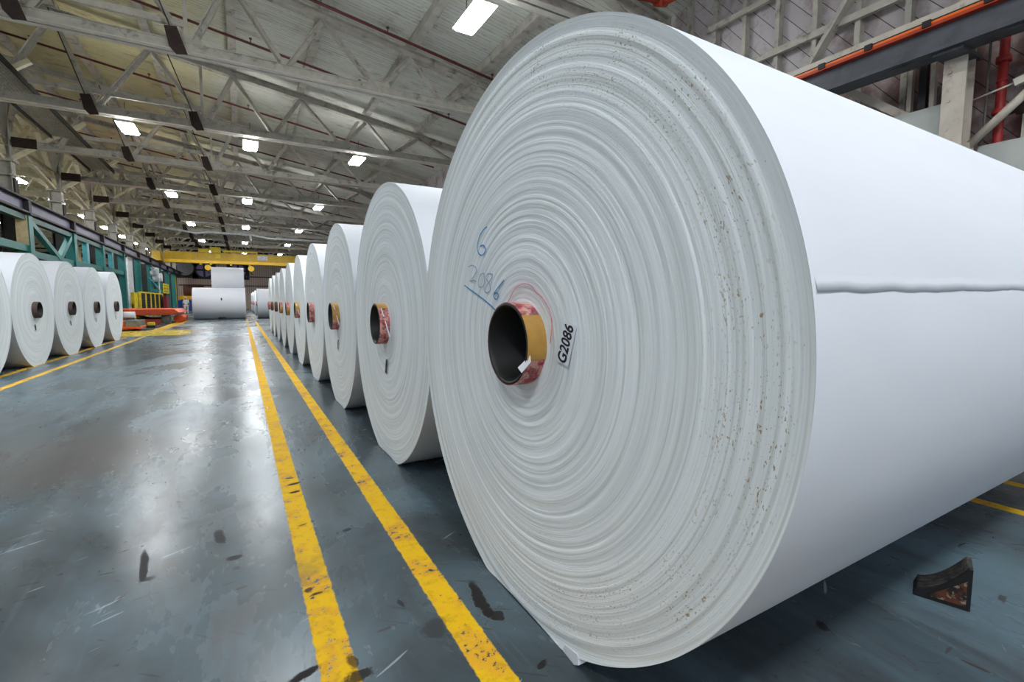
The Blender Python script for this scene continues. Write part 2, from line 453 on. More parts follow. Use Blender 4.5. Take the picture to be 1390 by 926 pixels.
# ------------------------------------------------------------------ roof trusses
ORD = ['nearest', 'second', 'third', 'fourth', 'fifth', 'sixth', 'seventh', 'eighth', 'ninth', 'tenth', 'eleventh', 'twelfth', 'thirteenth', 'fourteenth', 'fifteenth', 'sixteenth', 'seventeenth', 'eighteenth', 'nineteenth', 'twentieth']
BOT = [-8.0, -6.4, -3.95, -.85, 1.35, 3.9, 6.05, 9.1]
TOP = [-7.35, -4.9, -2.4, .07, 2.38, 4.95, 7.2]
BZ = 7.72
def make_truss(Y):
    r = empty('roof_truss', (0, Y, BZ))
    m = MB()                                   # bottom chord: channel pair with lighter bottom lip
    m.bar((XL, Y-.07, BZ), (XR, Y-.07, BZ), .03, .24); m.bar((XL, Y+.07, BZ), (XR, Y+.07, BZ), .03, .24)
    m.box(XL, XR, Y-.12, Y+.12, BZ+.11, BZ+.13)
    m.build('bottom_chord', M['steel'], r)
    m = MB(); m.box(XL, XR, Y-.19, Y-.03, BZ-.145, BZ-.12); m.box(XL, XR, Y+.03, Y+.19, BZ-.145, BZ-.12); m.build('bottom_flange', M['cream'], r)
    m = MB()
    a, b = (XL, Y, topz(XL)), (XR+.4, Y, topz(XR+.4))
    m.ibeam(a, b, .26, .24, .03); m.build('top_chord', M['steel'], r)
    for i, x in enumerate(TOP):
        for xb in (BOT[i], BOT[i+1]):
            q = MB()
            for s in (-1, 1):
                q.angle((xb, Y+s*.055, BZ+.05), (x, Y+s*.055, topz(x)-.08), .125, .02, up=(0, 1, 0))
            q.build('web_member', M['steel'], r)
    for xb in (-.85, 3.9):
        q = MB(); q.box(xb-.32, xb+.32, Y-.10, Y-.086, BZ-.12, BZ+.24)
        for k in range(5):
            q.tube([(xb-.24+k*.12, Y-.10, BZ-.02), (xb-.24+k*.12, Y-.115, BZ-.02)], .02, 6)
        q.build('splice_plate', M['steel'], r)
    q = MB(); q.bar((-5.6, Y, 8.3), (-.95, Y, 8.3), .1, .16); q.build('sub_tie', M['steel'], r)
    q = MB(); q.bar((-.95, Y, BZ), (-.95, Y, topz(-.95)-.1), .09, .09); q.build('vertical_post', M['steel'], r)
    q = MB(); q.box(-7.8, -7.05, Y-.21, Y-.18, BZ-.19, BZ+.2); q.build('end_plate', M['brown_plate'], r)
    for x in (-4.12, -1.18):
        q = MB()
        q.prism([(x-.20, BZ+.36), (x+.06, BZ+.40), (x+.26, BZ-.22), (x+.02, BZ-.26), (x-.12, BZ-.1)], 'y', Y-.23, Y-.19)
        q.box(x-.1, x+.12, Y-.2, Y-.1, BZ-.12, BZ+.1)
        q.build('gusset_plate', M['brown_plate'], r)
        q = MB(); q.tube([(x-.05, Y-.2, BZ+.3), (x-.75, Y-.5, topz(x-.75)-.1)], .018, 6)
        q.build('tie_rod', M['rod'], r)
    return r
proto = None
for i in range(13):
    Y = 8.96+6.1*i
    if i == 0: proto = make_truss(Y); t = proto
    else: t = copy_tree(proto); t.location.y = Y
    tag(t, ('nearest cream steel roof truss crossing high above the aisle' if i == 0 else
            f'{ORD[i]} cream steel roof truss counted from the camera towards the back wall'), 'roof truss', 'roof trusses over the aisle')

BOTL = [XL-.1, XL-3.0, XL-7.0, XL-11., XL-15.]
TOPL = [XL-1.5, XL-5., XL-9., XL-13.]
def make_left_truss(Y):
    r = empty('side_truss', (XL, Y, BZ))
    q = MB(); q.bar((XL-17, Y, BZ), (XL, Y, BZ), .2, .3); q.build('bottom_chord', M['steel_left'], r)
    q = MB(); q.bar((XL-17, Y, topz(XL-17)), (XL, Y, topz(XL)), .24, .24); q.build('top_chord', M['steel_left'], r)
    for i, x in enumerate(TOPL):
        for xb in (BOTL[i], BOTL[i+1]):
            q = MB(); q.bar((xb, Y, BZ+.05), (x, Y, topz(x)-.08), .13, .13); q.build('web_member', M['steel_left'], r)
    return r
p2 = None
for i in range(10):
    Y = 27.26+6.1*i
    if i == 0: p2 = make_left_truss(Y); t = p2
    else: t = copy_tree(p2); t.location.y = Y
    tag(t, f'{ORD[i]} yellowed roof truss of the side bay left of the columns', 'roof truss', 'roof trusses of the left bay')

# purlins
PX = [-7.35, -4.9, -2.4, .07, 2.38, 4.95, 7.2]
for i, x in enumerate(PX):
    z = topz(x)+.12
    q = MB(); q.box(x-.09, x+.09, 2, 88, z+.03, z+.28)
    q.box(x-.12, x+.12, 2, 88, z, z+.03)
    nm = ['leftmost', 'second from the left', 'third from the left', 'middle', 'third from the right', 'second from the right', 'rightmost']
    tag(q.build('purlin', M['steel'], loc=(x, 2, z)), f'cream roof purlin under the roof boards, {nm[i]} of seven', 'purlin', 'roof purlins')
for i, x in enumerate([XL-2.5, XL-6.5, XL-10.5]):
    z = topz(x)+.12
    q = MB(); q.box(x-.09, x+.09, 20, 88, z, z+.28)
    tag(q.build('purlin', M['steel_left'], loc=(x, 20, z)), f'yellowed purlin in the left bay, {["nearest to", "second from", "third from"][i]} the column row', 'purlin', 'purlins of the left bay')

q = MB(); q.tube([(-7.4, 50.6, 7.85), (-3.2, 50.6, 7.3), (-2.4, 50.6, 7.45), (1.1, 50.6, 7.42), (2.4, 50.6, 7.2), (9.0, 50.6, 7.2)], .09, 8); q.tube([(.95, 50.6, 7.42), (1.0, 50.6, 6.9)], .09, 8)
for x in (-7, -1, 4, 8.5): q.tube([(x, 50.6, 7.3), (x, 51.5, 7.75)], .02, 6)
tag(q.build('white_pipe', M['white_paint'], loc=(0, 50.6, 7.3)), 'bright white pipe zigzagging across the hall under the far trusses', 'pipe')
# sprinkler pipes
for i in range(10):
    Y = (14.25, 18.0, 24.0, 30.1, 36.2, 42.3, 48.4, 54.5, 60.6, 66.7)[i]
    q = MB(); a, b = -7.8, 9.0
    dz = -.12
    q.tube([(a, Y, topz(a)+dz), (b, Y, topz(b)+dz)], .042, 8)
    for k in range(5):
        x = a+1.6+k*3.4; z = topz(x)+dz
        q.tube([(x, Y, z), (x, Y, z+.16)], .016, 6); q.tube([(x, Y, z+.14), (x, Y, z+.17)], .05, 6)
    tag(q.build('sprinkler_pipe', M['pipe_red'], loc=(0, Y, topz(0))), f'thin dark red sprinkler pipe sloping under the roof boards, {ORD[i]} from the camera', 'pipe', 'roof sprinkler pipes')

# ------------------------------------------------------------------ high bay lights
def make_light(x, y, z):
    r = empty('ceiling_light', (x, y, z))
    q = MB(); hw, hl = .26, .62
    q.add([(x-hw, y-hl, z), (x+hw, y-hl, z), (x+hw, y+hl, z), (x-hw, y+hl, z),
           (x-hw*.6, y-hl*.85, z+.13), (x+hw*.6, y-hl*.85, z+.13), (x+hw*.6, y+hl*.85, z+.13), (x-hw*.6, y+hl*.85, z+.13)],
          [(4,5,6,7),(0,1,5,4),(1,2,6,5),(2,3,7,6),(3,0,4,7)])
    q.build('housing', M['housing'], r)
    q = MB(); a, b = hw-.015, hl-.02
    q.add([(x-a, y-b, z), (x+a, y-b, z), (x+a, y+b, z), (x-a, y+b, z),
           (x-a*.82, y-b*.93, z-.06), (x+a*.82, y-b*.93, z-.06), (x+a*.82, y+b*.93, z-.06), (x-a*.82, y+b*.93, z-.06)],
          [(7,6,5,4),(0,4,5,1),(1,5,6,2),(2,6,7,3),(3,7,4,0),(0,1,2,3)])
    q.build('lens', M['lamp'], r)
    q = MB(); q.box(x-.12, x+.12, y-.45, y+.45, z+.132, z+.142); q.build('added_roof_fill', M['added_roof_fill'], r)  # unseen glowing strip added above the housing to lift the roof brightness
    for s in (-1, 1):
        q = MB(); q.tube([(x, y+s*.4, z+.12), (x, y+s*.4, z+.75)], .012, 6); q.build('hanger_rod', M['rod'], r)
    return r
L0 = None
LZ = 7.50
rows = {'left': -3.28, 'middle': .56, 'right': 4.68}
for rn, x in rows.items():
    for k in range(7):
        y = -2.3+12.16*k
        if y > 75: continue
        if L0 is None: L0 = make_light(x, y, LZ); t = L0
        else: t = copy_tree(L0); t.location = (x, y, LZ)
        tag(t, f'lit high-bay lamp in the {rn} row over the aisle, {ORD[k]} from the camera', 'ceiling light', 'high-bay lamps')
for j, (x, ys) in enumerate(((-9.75, [28+6.1*k for k in range(9)]), (-16.2, [53.2, 70.9, 78.2, 35, 44]))):
    for k, y in enumerate(ys):
        t = copy_tree(L0); t.location = (x, y, LZ)
        tag(t, f'lit lamp of the left side bay, {"beside the columns" if j == 0 else "in the outer row"}, {ORD[k]} of its row', 'ceiling light', 'side bay lamps')

# ------------------------------------------------------------------ left columns
def make_column(Y):
    r = empty('steel_column', (XL, Y, 0))
    q = MB(); q.bar((XL, Y, 4.9), (XL, Y, topz(XL)), .42, .03); q.box(XL-.24, XL-.21, Y-.2, Y+.2, 4.9, topz(XL)); q.box(XL+.21, XL+.24, Y-.2, Y+.2, 4.9, topz(XL))
    q.build('shaft', M['steel'], r)
    q = MB(); q.bar((XL, Y, 0), (XL, Y, 4.9), .42, .03); q.box(XL-.24, XL-.21, Y-.2, Y+.2, 0, 4.9); q.box(XL+.21, XL+.24, Y-.2, Y+.2, 0, 4.9)
    q.build('lower_shaft', M['dark_mech'], r)
    q = MB(); q.box(XL-.34, XL+.34, Y-.3, Y+.3, 6.95, 7.05); q.box(XL-.3, XL+.3, Y-.26, Y+.26, 6.4, 6.46); q.build('cap_plate', M['steel'], r)
    q = MB(); q.box(XL+.24, XL+.30, Y-.18, Y+.18, 5.6, 6.3); q.build('splice_plate', M['brown_plate'], r)
    for a, b in (((XL, Y, 7.0), (XL, Y-4.3, 7.75)), ((XL, Y, 7.0), (XL, Y+3.0, 9.2)), ((XL+.1, Y, 7.0), (XL+2.6, Y, 8.9)), ((XL-.1, Y, 7.0), (XL-2.4, Y, 8.8)), ((XL, Y, 7.3), (XL, Y-2.6, 9.8))):
        q = MB(); q.bar(a, b, .17, .14); q.build('knee_brace', M['brace_cream'], r)
    return r
c0 = None
for i in range(13):
    Y = 8.96+6.1*i
    if c0 is None: c0 = make_column(Y); t = c0
    else: t = copy_tree(c0); t.location.y = Y
    tag(t, f'cream steel column with spreading knee braces behind the teal frames, {ORD[i]} from the camera', 'column', 'left column row')
q = MB(); q.ibeam((XL, 20, 7.72), (XL, 88, 7.72), .25, .34, .03)
tag(q.build('eave_strut', M['steel_left']), 'long yellowed steel strut tying the heads of the left column row', 'beam')
q = MB(); q.ibeam((XL, 20, 9.4), (XL, 88, 9.4), .2, .24, .03)
tag(q.build('ridge_strut', M['steel_left']), 'upper yellowed strut running along the left column row below the ridge', 'beam')

# catwalk: open grating under the roof on the left
r = empty('catwalk', (-6.1, 14, 8.2), 'grey grating catwalk hung under the roof along the left columns', 'catwalk')
q = MB()
for k in range(110): q.box(-6.55, -5.65, 14+k*.172, 14+k*.172+.06, 8.18, 8.22)
for k in range(10): q.box(-6.55+k*.1, -6.535+k*.1, 14, 33, 8.17, 8.22)
q.build('grating', M['grating'], r)
for x in (-6.6, -5.62):
    q = MB(); q.box(x-.02, x+.02, 14, 33, 8.08, 8.26); q.build('side_rail', M['dark_mech'], r)

# ------------------------------------------------------------------ left crane rail and teal frames
XP = -7.65
r = empty('crane_rail', (XP, 12, 5.2), 'violet grey crane runway beam with black flanges above the teal posts', 'crane rail')
q = MB(); q.box(XP+.0, XP+.04, 20.6, 86, 4.98, 5.44); q.build('web', M['rail_web'], r)
q = MB(); q.box(XP-.2, XP+.24, 20.6, 86, 5.44, 5.50); q.box(XP-.05, XP+.03, 20.6, 86, 5.50, 5.60); q.build('top_flange', M['rail_flange'], r)
q = MB(); q.box(XP-.2, XP+.24, 20.6, 86, 4.90, 4.98); q.build('bottom_flange', M['rail_flange'], r)
for k in range(11):
    y = 21.06+6.1*k
    q = MB(); q.box(XP-.19, XP+.22, y-.16, y+.16, 4.98, 5.44); q.build('stiffener', M['rail_flange'], r)
q = MB()
for k in range(80): q.box(XP-.12, XP+.12, 20.8+k*.8, 20.98+k*.8, 5.5, 5.56)
q.build('rail_clips', M['rail_flange'], r)

def make_post(Y):
    r = empty('support_post', (XP, Y, 0))
    q = MB(); q.box(XP-.2, XP+.2, Y-.22, Y+.22, .03, 4.86); q.build('shaft', M['teal'], r)
    q = MB(); q.box(XP-.3, XP+.3, Y-.3, Y+.3, 4.84, 4.90); q.build('cap', M['rail_flange'], r)
    q = MB(); q.box(XP-.32, XP+.32, Y-.32, Y+.32, 0, .04); q.build('base_plate', M['teal_dark'], r)
    return r
pp = None
PY = [21.06, 27.16, 33.26, 39.2, 45.3, 51.5, 57.6, 63.7, 69.8, 75.9]
for i, Y in enumerate(PY):
    if pp is None: pp = make_post(Y); t = pp
    else: t = copy_tree(pp); t.location.y = Y
    tag(t, f'square teal post carrying the crane rail, {ORD[i]} in line from the camera', 'post', 'teal rail posts')
q = MB(); q.box(XP-.2, XP+.16, 26.90, 26.935, 3.6, 4.82); tag(q.build('plywood_board', M['wood'], loc=(XP, 26.9, 3.6)), 'raw plywood board fixed to the teal post above the white rolls', 'board')
def frame(y0, y1, z0, label, vee=True, mid=False):
    r = empty('gantry_panel', (XP, (y0+y1)/2, z0), label, 'gantry', 'teal gantry panels between the rail posts')
    q = MB(); q.box(XP-.12, XP+.12, y0+.22, y1-.22, z0, z0+.28); q.build('bottom_beam', M['teal'], r)
    q = MB(); q.box(XP-.12, XP+.12, y0+.22, y1-.22, 4.62, 4.84); q.build('top_beam', M['teal_dark'], r)
    if vee:
        ym = y0+.62*(y1-y0)
        for yy in (y0+.38, y1-.38):
            q = MB(); q.bar((XP+.05, yy, 4.6), (XP+.05, ym, z0+.2), .2, .22); q.build('diagonal', M['teal'], r)
    if mid:
        ym = y0+.45*(y1-y0)
        q = MB(); q.box(XP-.11, XP+.11, ym-.22, ym+.22, z0+.28, 4.62); q.build('middle_post', M['teal_light'], r)
frame(21.06, 27.16, 3.35, 'teal beam frame at the left edge with light boards behind', False, False)
frame(27.16, 33.26, 3.15, 'teal frame with a V of diagonals between the first rail posts in view')
frame(33.26, 39.2, 3.2, 'teal frame with a lighter middle post behind the third left roll', False, True)
frame(39.2, 45.3, 3.25, 'teal frame with a middle post above the last left roll', False, True)
for i, (y0, y1, x, z0, z1, m, lab) in enumerate((
    (22.5, 26.3, -8.6, 2.6, 4.5, 'wood', 'tall raw wood panel standing behind the teal frame at the left edge'),
    (36.6, 38.6, -8.5, 3.2, 4.6, 'wood', 'light wood panel behind the teal frame over the third left roll'),
    (42.6, 44.6, -8.5, 1.2, 4.7, 'cream', 'pale sheet panel behind the teal frame over the last left roll'),
    (48.7, 50.6, -7.9, 1.9, 4.8, 'white_paint', 'tall white panel between two teal posts beyond the left rolls'))):
    q = MB(); q.box(x-.06, x+.06, y0, y1, 0, z1)
    tag(q.build('sheet_panel', M[m], loc=(x, (y0+y1)/2, 0)), lab, 'panel')
q = MB(); q.bar((-9., 29.3, 3.0), (-8.6, 30.4, 4.8), .5, .12); q.bar((-9, 29.3, 0), (-9, 29.3, 3.05), .2, .2)
tag(q.build('slanted_chute', M['white_paint'], loc=(-9, 29.3, 0)), 'pale slanted chute seen through the V of the teal frame', 'chute')

# dark machinery beyond the rail line
for i, (x0, x1, y0, y1, z1, lab) in enumerate((
    (-12.5, -9.2, 22, 33, 3.6, 'dark machine block behind the nearest teal frames'), (-12.5, -9.2, 35, 45, 3.9, 'dark machine block behind the last left rolls'),
    (-12.5, -9.0, 46.5, 58, 4.3, 'dark machine block behind the white panel'), (-12.5, -9.0, 61, 78, 4.4, 'dark machine block near the back wall'))):
    r = empty('machine_block', ((x0+x1)/2, (y0+y1)/2, 0), lab, 'machine')
    q = MB(); q.box(x0, x1, y0, y1, 0, z1*.62); q.box(x0+.4, x1-.35, y0+.6, y1-.6, z1*.62, z1); q.build('body', M['dark_mech'], r, .05)
    q = MB()
    for k in range(4): q.tube([(x1-.1, y0+1+k*2, .4), (x1-.1, y0+1+k*2, z1*.6), (x1-.6, y0+1.4+k*2, z1*.75)], .07, 8)
    q.build('pipework', M['grey_mech'], r)
    q = MB()
    for k in range(3): q.box(x1-.02, x1+.03, y0+1.4+k*2.4, y0+2.4+k*2.4, .6, 1.7)
    q.build('cover', M['teal_dark'], r)

# winder stand, guard fence, sign
r = empty('winder_stand', (-7.35, 62, 0), 'light teal machine stand with white rollers above the yellow guard fence', 'machine')
q = MB()
for y in (55, 59.6, 66, 68.5): q.box(-7.43, -7.28, y-.25, y+.25, 0, 3.4 if y < 60 else 2.8)
q.box(-7.42, -7.29, 55, 68.5, 2.2, 2.5); q.build('stand', M['teal'], r)
for y, z in ((56.4, 4.1), (57.6, 3.6), (59.4, 3.7)):
    q = MB(); q.tube([(-7.42, y, z), (-6.9, y, z)], .42, 18); q.build('roller', M['white_paint'], r)
q = MB(); q.box(-7.43, -7.28, 60.3, 60.75, 0, 4.7); q.build('upright', M['white_paint'], r)
q = MB(); q.bar((-7.35, 55, 3.4), (-7.35, 60, 2.6), .12, .2); q.build('arm', M['teal_light'], r)
q = MB(); q.bar((-7.35, 55.5, 4.4), (-7.35, 60.4, 3.0), .10, .16); q.build('arm', M['teal_light'], r)
r = empty('guard_fence', (-7.2, 55, 0), 'yellow framed guard fence with dark mesh beside the orange lift table', 'fence')
for k in range(6):
    y = 48.6+k*2.5
    q = MB(); q.box(-7.26, -7.12, y-.14, y+.14, 0, 2.08); q.build('post', M['yellow'], r)
q = MB(); q.box(-7.24, -7.14, 48.6, 61.1, 1.98, 2.1); q.box(-7.24, -7.14, 48.6, 61.1, .3, .4); q.build('rail', M['yellow'], r)
q = MB()
for k in range(48): q.box(-7.2, -7.17, 48.7+k*.26, 48.76+k*.26, .3, 2.0)
for k in range(8): q.box(-7.2, -7.18, 48.7, 61, .45+k*.2, .48+k*.2)
q.build('mesh_panel', M['dark_mech'], r)
# yellow bollards and guard at white panel foot
r = empty('column_guard', (-7.4, 49, 0), 'yellow guard at the foot of the white panel behind the last left roll', 'guard')
q = MB(); q.box(-7.5, -7.3, 46.9, 47.4, 0, 2.0); q.build('post', M['yellow'], r)
q = MB(); q.box(-7.5, -7.3, 48.0, 48.4, 0, 2.0); q.build('post', M['yellow'], r)
q = MB(); q.box(-7.48, -7.36, 46.9, 48.4, .5, 1.1); q.build('rail', M['yellow'], r)
r = empty('warning_sign', (-7.15, 64.3, 2.05), 'yellow sign board hung above the end of the guard fence', 'sign')
q = MB(); q.box(-7.2, -7.15, 62.2, 66.4, 2.15, 3.2); q.build('board', M['yellow'], r)
q = MB()
random.seed(3)
for zz in (2.95, 2.62, 2.3):
    for yy in (62.7, 63.7, 64.9):
        q.box(-7.149, -7.14, yy, yy+.55, zz, zz+.1)
q.build('lettering', M['ink'], r)
q = MB(); q.box(-7.25, -7.19, 64.1, 64.4, 0, 2.3); q.build('stake', M['rail_flange'], r)
q = MB(); q.box(-7.05, -6.7, 60., 62, .0, 1.8); tag(q.build('maroon_cabinet', M['maroon'], bevel=.03), 'maroon cabinet under the yellow sign board', 'cabinet')
q = MB(); q.tube([(-7.62, 77, 0), (-7.62, 77, 4.6)], .16, 10); tag(q.build('yellow_pole', M['yellow'], loc=(-7.62, 77, 0)), 'tall thin yellow pole near the back wall at left', 'pole')
q = MB(); q.box(-8.4, -7.95, 79, 79.6, 0, 3.4); q.box(-8.45, -7.9, 78.9, 79.7, 0, .1); tag(q.build('teal_pillar', M['teal_dark'], loc=(-8.1, 79.3, 0)), 'dark teal pillar close to the back wall beside the yellow pole', 'pillar')
q = MB(); q.box(-8.25, -8.05, 79.2, 79.4, 3.4, 5.0); tag(q.build('white_pole', M['white_paint'], loc=(-8.1, 79.3, 3.4)), 'pale pole on top of the dark teal pillar', 'pole')

# ------------------------------------------------------------------ crane bridge
r = empty('crane_bridge', (.5, 65, 5.6), 'yellow overhead crane bridge spanning the hall before the back wall', 'crane')
q = MB(); q.box(-7.2, 8.4, 64.8, 65.3, 5.95, 6.85)
for k in range(12): q.box(-7.0+k*1.35, -6.95+k*1.35, 64.74, 64.8, 5.95, 6.85)
q.build('girder', M['crane_yellow'], r)
q = MB(); q.box(-7.2, 8.4, 64.55, 65.4, 5.62, 5.95); q.build('bottom_flange', M['crane_flange'], r)
for x in (-7.75, 8.75):
    q = MB(); q.box(x-.35, x+.35, 63.2, 66.9, 5.66, 6.7); q.build('end_truck', M['crane_yellow'], r, .05)
q = MB(); q.box(-4.05, -3.0, 64.6, 65.6, 6.85, 7.25); q.box(-2.9, -1.9, 64.5, 65.5, 6.85, 7.5); q.build('trolley', M['yellow'], r, .03)
q = MB(); q.box(-1.7, 1.9, 64.8, 65.1, 6.98, 7.2)
for x in (-1.5, .2, 1.8): q.box(x-.06, x+.06, 64.85, 65.05, 6.8, 7.0)
q.build('festoon_rail', M['yellow'], r)
q = MB(); q.box(-2.4, -1.95, 64.6, 64.8, 6.2, 6.75); q.build('control_box', M['yellow'], r)
q = MB(); q.box(1.85, 2.95, 64.68, 64.78, 6.15, 6.7); q.build('name_plate', M['white_paint'], r)
q = MB()
for x in (-3.9, -2.9, -.9, 1.0): q.box(x-.12, x+.12, 64.7, 65.1, 5.45, 5.62)
q.build('stop_blocks', M['yellow'], r)
for i, x in enumerate((-3.2, 1.15)):
    r = empty('hook_block', (x, 65, 4.7), ['round yellow hook block hanging left of the upper roll', 'round yellow hook block hanging right of the upper roll'][i], 'hook', 'crane hook blocks')
    q = MB(); q.tube([(x, 64.85, 5.15), (x, 65.15, 5.15)], .33, 18); q.build('sheave', M['crane_flange'], r)
    q = MB(); q.tube([(x-.1, 65, 5.3), (x-.1, 65, 5.62)], .03, 6); q.tube([(x+.1, 65, 5.3), (x+.1, 65, 5.62)], .03, 6); q.build('rope', M['rod'], r)
    q = MB(); q.tube([(x, 65, 4.85), (x, 65, 4.6), (x+.12, 65, 4.48), (x+.22, 65, 4.58)], .05, 8); q.build('hook', M['rail_flange'], r)

# ------------------------------------------------------------------ back wall fittings
def fan(x, z, R, label, blades):
    r = empty('wall_fan', (x, 87.9, z), label, 'fan', 'back wall fans')
    q = MB(); q.box(x-R*1.35, x+R*1.35, 87.84, 87.95, z-R*1.2, z+R*1.2); q.build('back_panel', M['black'], r)
    q = MB()
    pts = [(x+R*math.cos(a), 87.7, z+R*math.sin(a)) for a in [2*PI*k/32 for k in range(33)]]
    q.tube(pts, .1, 8, False); q.build('rim', M['dark_mech'], r)
    if blades:
        for k in range(4):
            a0 = k*PI/2+.12; q = MB()
            poly = [(x+.2*math.cos(a0+.6), z+.2*math.sin(a0+.6))]+[(x+R*.94*math.cos(a0+j*1.33/8), z+R*.94*math.sin(a0+j*1.33/8)) for j in range(9)]
            q.prism(poly, 'y', 87.72, 87.78); q.build('blade', M['violet'], r)
        q = MB(); q.tube([(x, 87.55, z), (x, 87.8, z)], .22, 14); q.build('hub', M['dark_mech'], r)
    else:
        q = MB(); q.tube([(x, 87.74, z), (x, 87.82, z)], R*.93, 32); q.build('disc', M['silver'], r)
fan(-7.35, 6.35, 1.25, 'large grey disc fan high on the back wall at left', False)
fan(-4.85, 6.1, 1.15, 'four bladed violet fan high on the back wall', True)
fan(-.3, 6.1, 1.15, 'violet fan on the back wall half hidden behind the upper roll', True)
for z, nm in ((3.75, 'lower'), (5.2, 'upper')):
    q = MB(); q.tube([(-8.2 if z < 4 else .6, 87.8, z), (9.8, 87.8, z)], .08, 8)
    for k in range(8): q.box(1+k*1.1-.03, 1+k*1.1+.03, 87.78, 87.97, z-.06, z+.06)
    tag(q.build('wall_pipe', M['hose'], loc=(0, 87.8, z)), f'dark pipe along the back wall, the {nm} of two', 'pipe')
q = MB(); q.tube([(4.6, 87.8, 3.7), (4.6, 87.8, 7.0)], .07, 8); q.box(4.5, 4.7, 87.78, 87.97, 5.5, 5.6)
tag(q.build('wall_conduit', M['white_paint'], loc=(4.6, 87.8, 3.7)), 'pale vertical conduit on the back wall above the small rolls', 'conduit')
# bin and yellow skid before the back wall
r = empty('blue_bin', (-8.1+.7, 80.5, 0), 'blue bin standing by the back wall left of the walking person', 'bin')
q = MB(); q.add([(-7.75,80,.08),(-6.2,80,.08),(-6.2,81,.08),(-7.75,81,.08),(-7.9,79.9,1.35),(-6.1,79.9,1.35),(-6.1,81.1,1.35),(-7.9,81.1,1.35)],[(0,3,2,1),(0,1,5,4),(1,2,6,5),(2,3,7,6),(3,0,4,7)]); q.build('tub', M['blue'], r)
q = MB(); q.box(-7.95, -6.05, 79.85, 81.15, 1.33, 1.42); q.build('rim', M['blue'], r)
q = MB()
for x in (-7.6, -6.5): q.box(x, x+.2, 80.1, 80.9, 0, .1)
q.build('skid', M['black'], r)
r = empty('yellow_cart', (-6.6, 83.5, 0), 'yellow topped cart behind the blue bin near the back wall', 'cart')
q = MB(); q.box(-7.8, -4.9, 83, 84.6, 1.55, 2.05); q.build('deck', M['crane_flange'], r, .03)
q = MB()
for x in (-7.6, -5.2):
    for y in (83.2, 84.3): q.box(x, x+.15, y, y+.15, 0, 1.6)
q.build('frame', M['dark_mech'], r)
q = MB(); q.tube([(-7.3, 84, 2.9), (-4.8, 84, 2.9)], .85, 20); tag(q.build('brown_reel', M['core_brown'], loc=(-6.1, 84, 2.05)), 'dark brown reel lying on the yellow topped cart by the back wall', 'reel')

# ------------------------------------------------------------------ orange lift table and tug
r = empty('lift_table', (-4.8, 37, 0), 'orange lift table with a thick platform beyond the left rolls', 'lift table')
q = MB(); q.prism([(-8., .50), (-3.65, .50), (-3.2, .64), (-3.45, .85), (-8., .85)], 'y', 33.8, 38.8); q.build('platform', M['orange'], r, .03)
q = MB(); q.box(-7.8, -4.15, 34.2, 38.2, .0, .27); q.build('base', M['dark_orange'], r, .03)
q = MB(); q.tube([(-3.4, 35.2, .25), (-3.4, 38.2, .25)], .25, 20); q.build('end_roller', M['orange'], r)
q = MB(); q.box(-4.15, -3.72, 34.3, 34.8, 0., .49); q.tube([(-3.9, 34.1, .3), (-3.9, 34.4, .3)], .18, 12); q.build('drive_unit', M['grey_mech'], r)
for s in (0, 1):
    q = MB(); q.bar((-7.2+s*2.4, 35+s*.1, .3), (-5.2-s*2.0+1.6*s, 35+s*.1, .52), .1, .12); q.build('scissor_arm', M['dark_mech'], r)
r = empty('roll_tug', (-4.5, 27.0, 0), 'low orange and grey tug parked behind the last left roll', 'tug')
q = MB(); q.box(-6.4, -3.95, 26.3, 27.9, .08, .2); q.box(-6.4, -4.5, 26.3, 27.9, .2, .42); q.build('chassis', M['orange'], r, .03)
q = MB(); q.box(-4.48, -3.98, 26.32, 27.8, .2, .46); q.build('battery_box', M['grey_mech'], r, .02)
for x in (-6., -4.3):
    q = MB(); q.tube([(x, 26.4, .1), (x, 27.8, .1)], .1, 14); q.build('wheel', M['black'], r)
q = MB(); q.bar((-5.3, 27.2, .40), (-4.75, 27.2, .68), .25, .2); q.build('seat', M['core_brown'], r)
r = empty('scrap_stand', (-4.9, 30.3, 0), 'brown stand holding a white scrap roll between tug and lift table', 'stand')
q = MB(); q.box(-5.6, -4.75, 30.0, 30.8, .0, .42); q.build('box', M['core_brown'], r, .02)
q = MB(); q.tube([(-5.4, 30.4, .60), (-4.75, 30.4, .60)], .18, 18); q.build('scrap_roll', M['white_tape'], r)
r = empty('yellow_bollard', (-3.8, 29., 0), 'short yellow capped block on the floor beside the grey battery box', 'bollard')
q = MB(); q.box(-4.1, -3.75, 28.8, 29.3, .0, .12); q.build('foot', M['black'], r)
q = MB(); q.box(-4.05, -3.78, 28.8, 29.2, .12, .28); q.build('cap', M['yellow'], r, .03)

# ------------------------------------------------------------------ paper rolls
def roll_body(R, L, xf, yc, zc, sgn, nseg, radii, face_off, lip=0.):
    """lathe about X; end face at xf, body runs towards +sgn; bottom sits flat on the floor"""
    me_v = []; faces = []; mats = []; sm = []
    rings = [(xf+sgn*face_off(r), r) for r in radii]
    nf = len(rings)
    rings += [(xf+sgn*(L*k/6.), R) for k in range(1, 7)]
    rings += [(xf+sgn*L, R*.5), (xf+sgn*L, radii[0]), ]
    for x, r in rings:
        for k in range(nseg):
            a = 2*PI*k/nseg
            y = yc+r*math.cos(a); z = zc+r*math.sin(a)
            z = max(.002, z-.032*math.exp(-max(z, 0)/.14)) if z < .6 else z
            me_v.append((x, y, z))
    for i in range(len(rings)-1):
        for k in range(nseg):
            k2 = (k+1) % nseg
            faces.append((i*nseg+k, i*nseg+k2, (i+1)*nseg+k2, (i+1)*nseg+k))
            mats.append(1 if i < nf-1 or i >= nf+5 else 0); sm.append(True)
    return me_v, faces, mats, sm

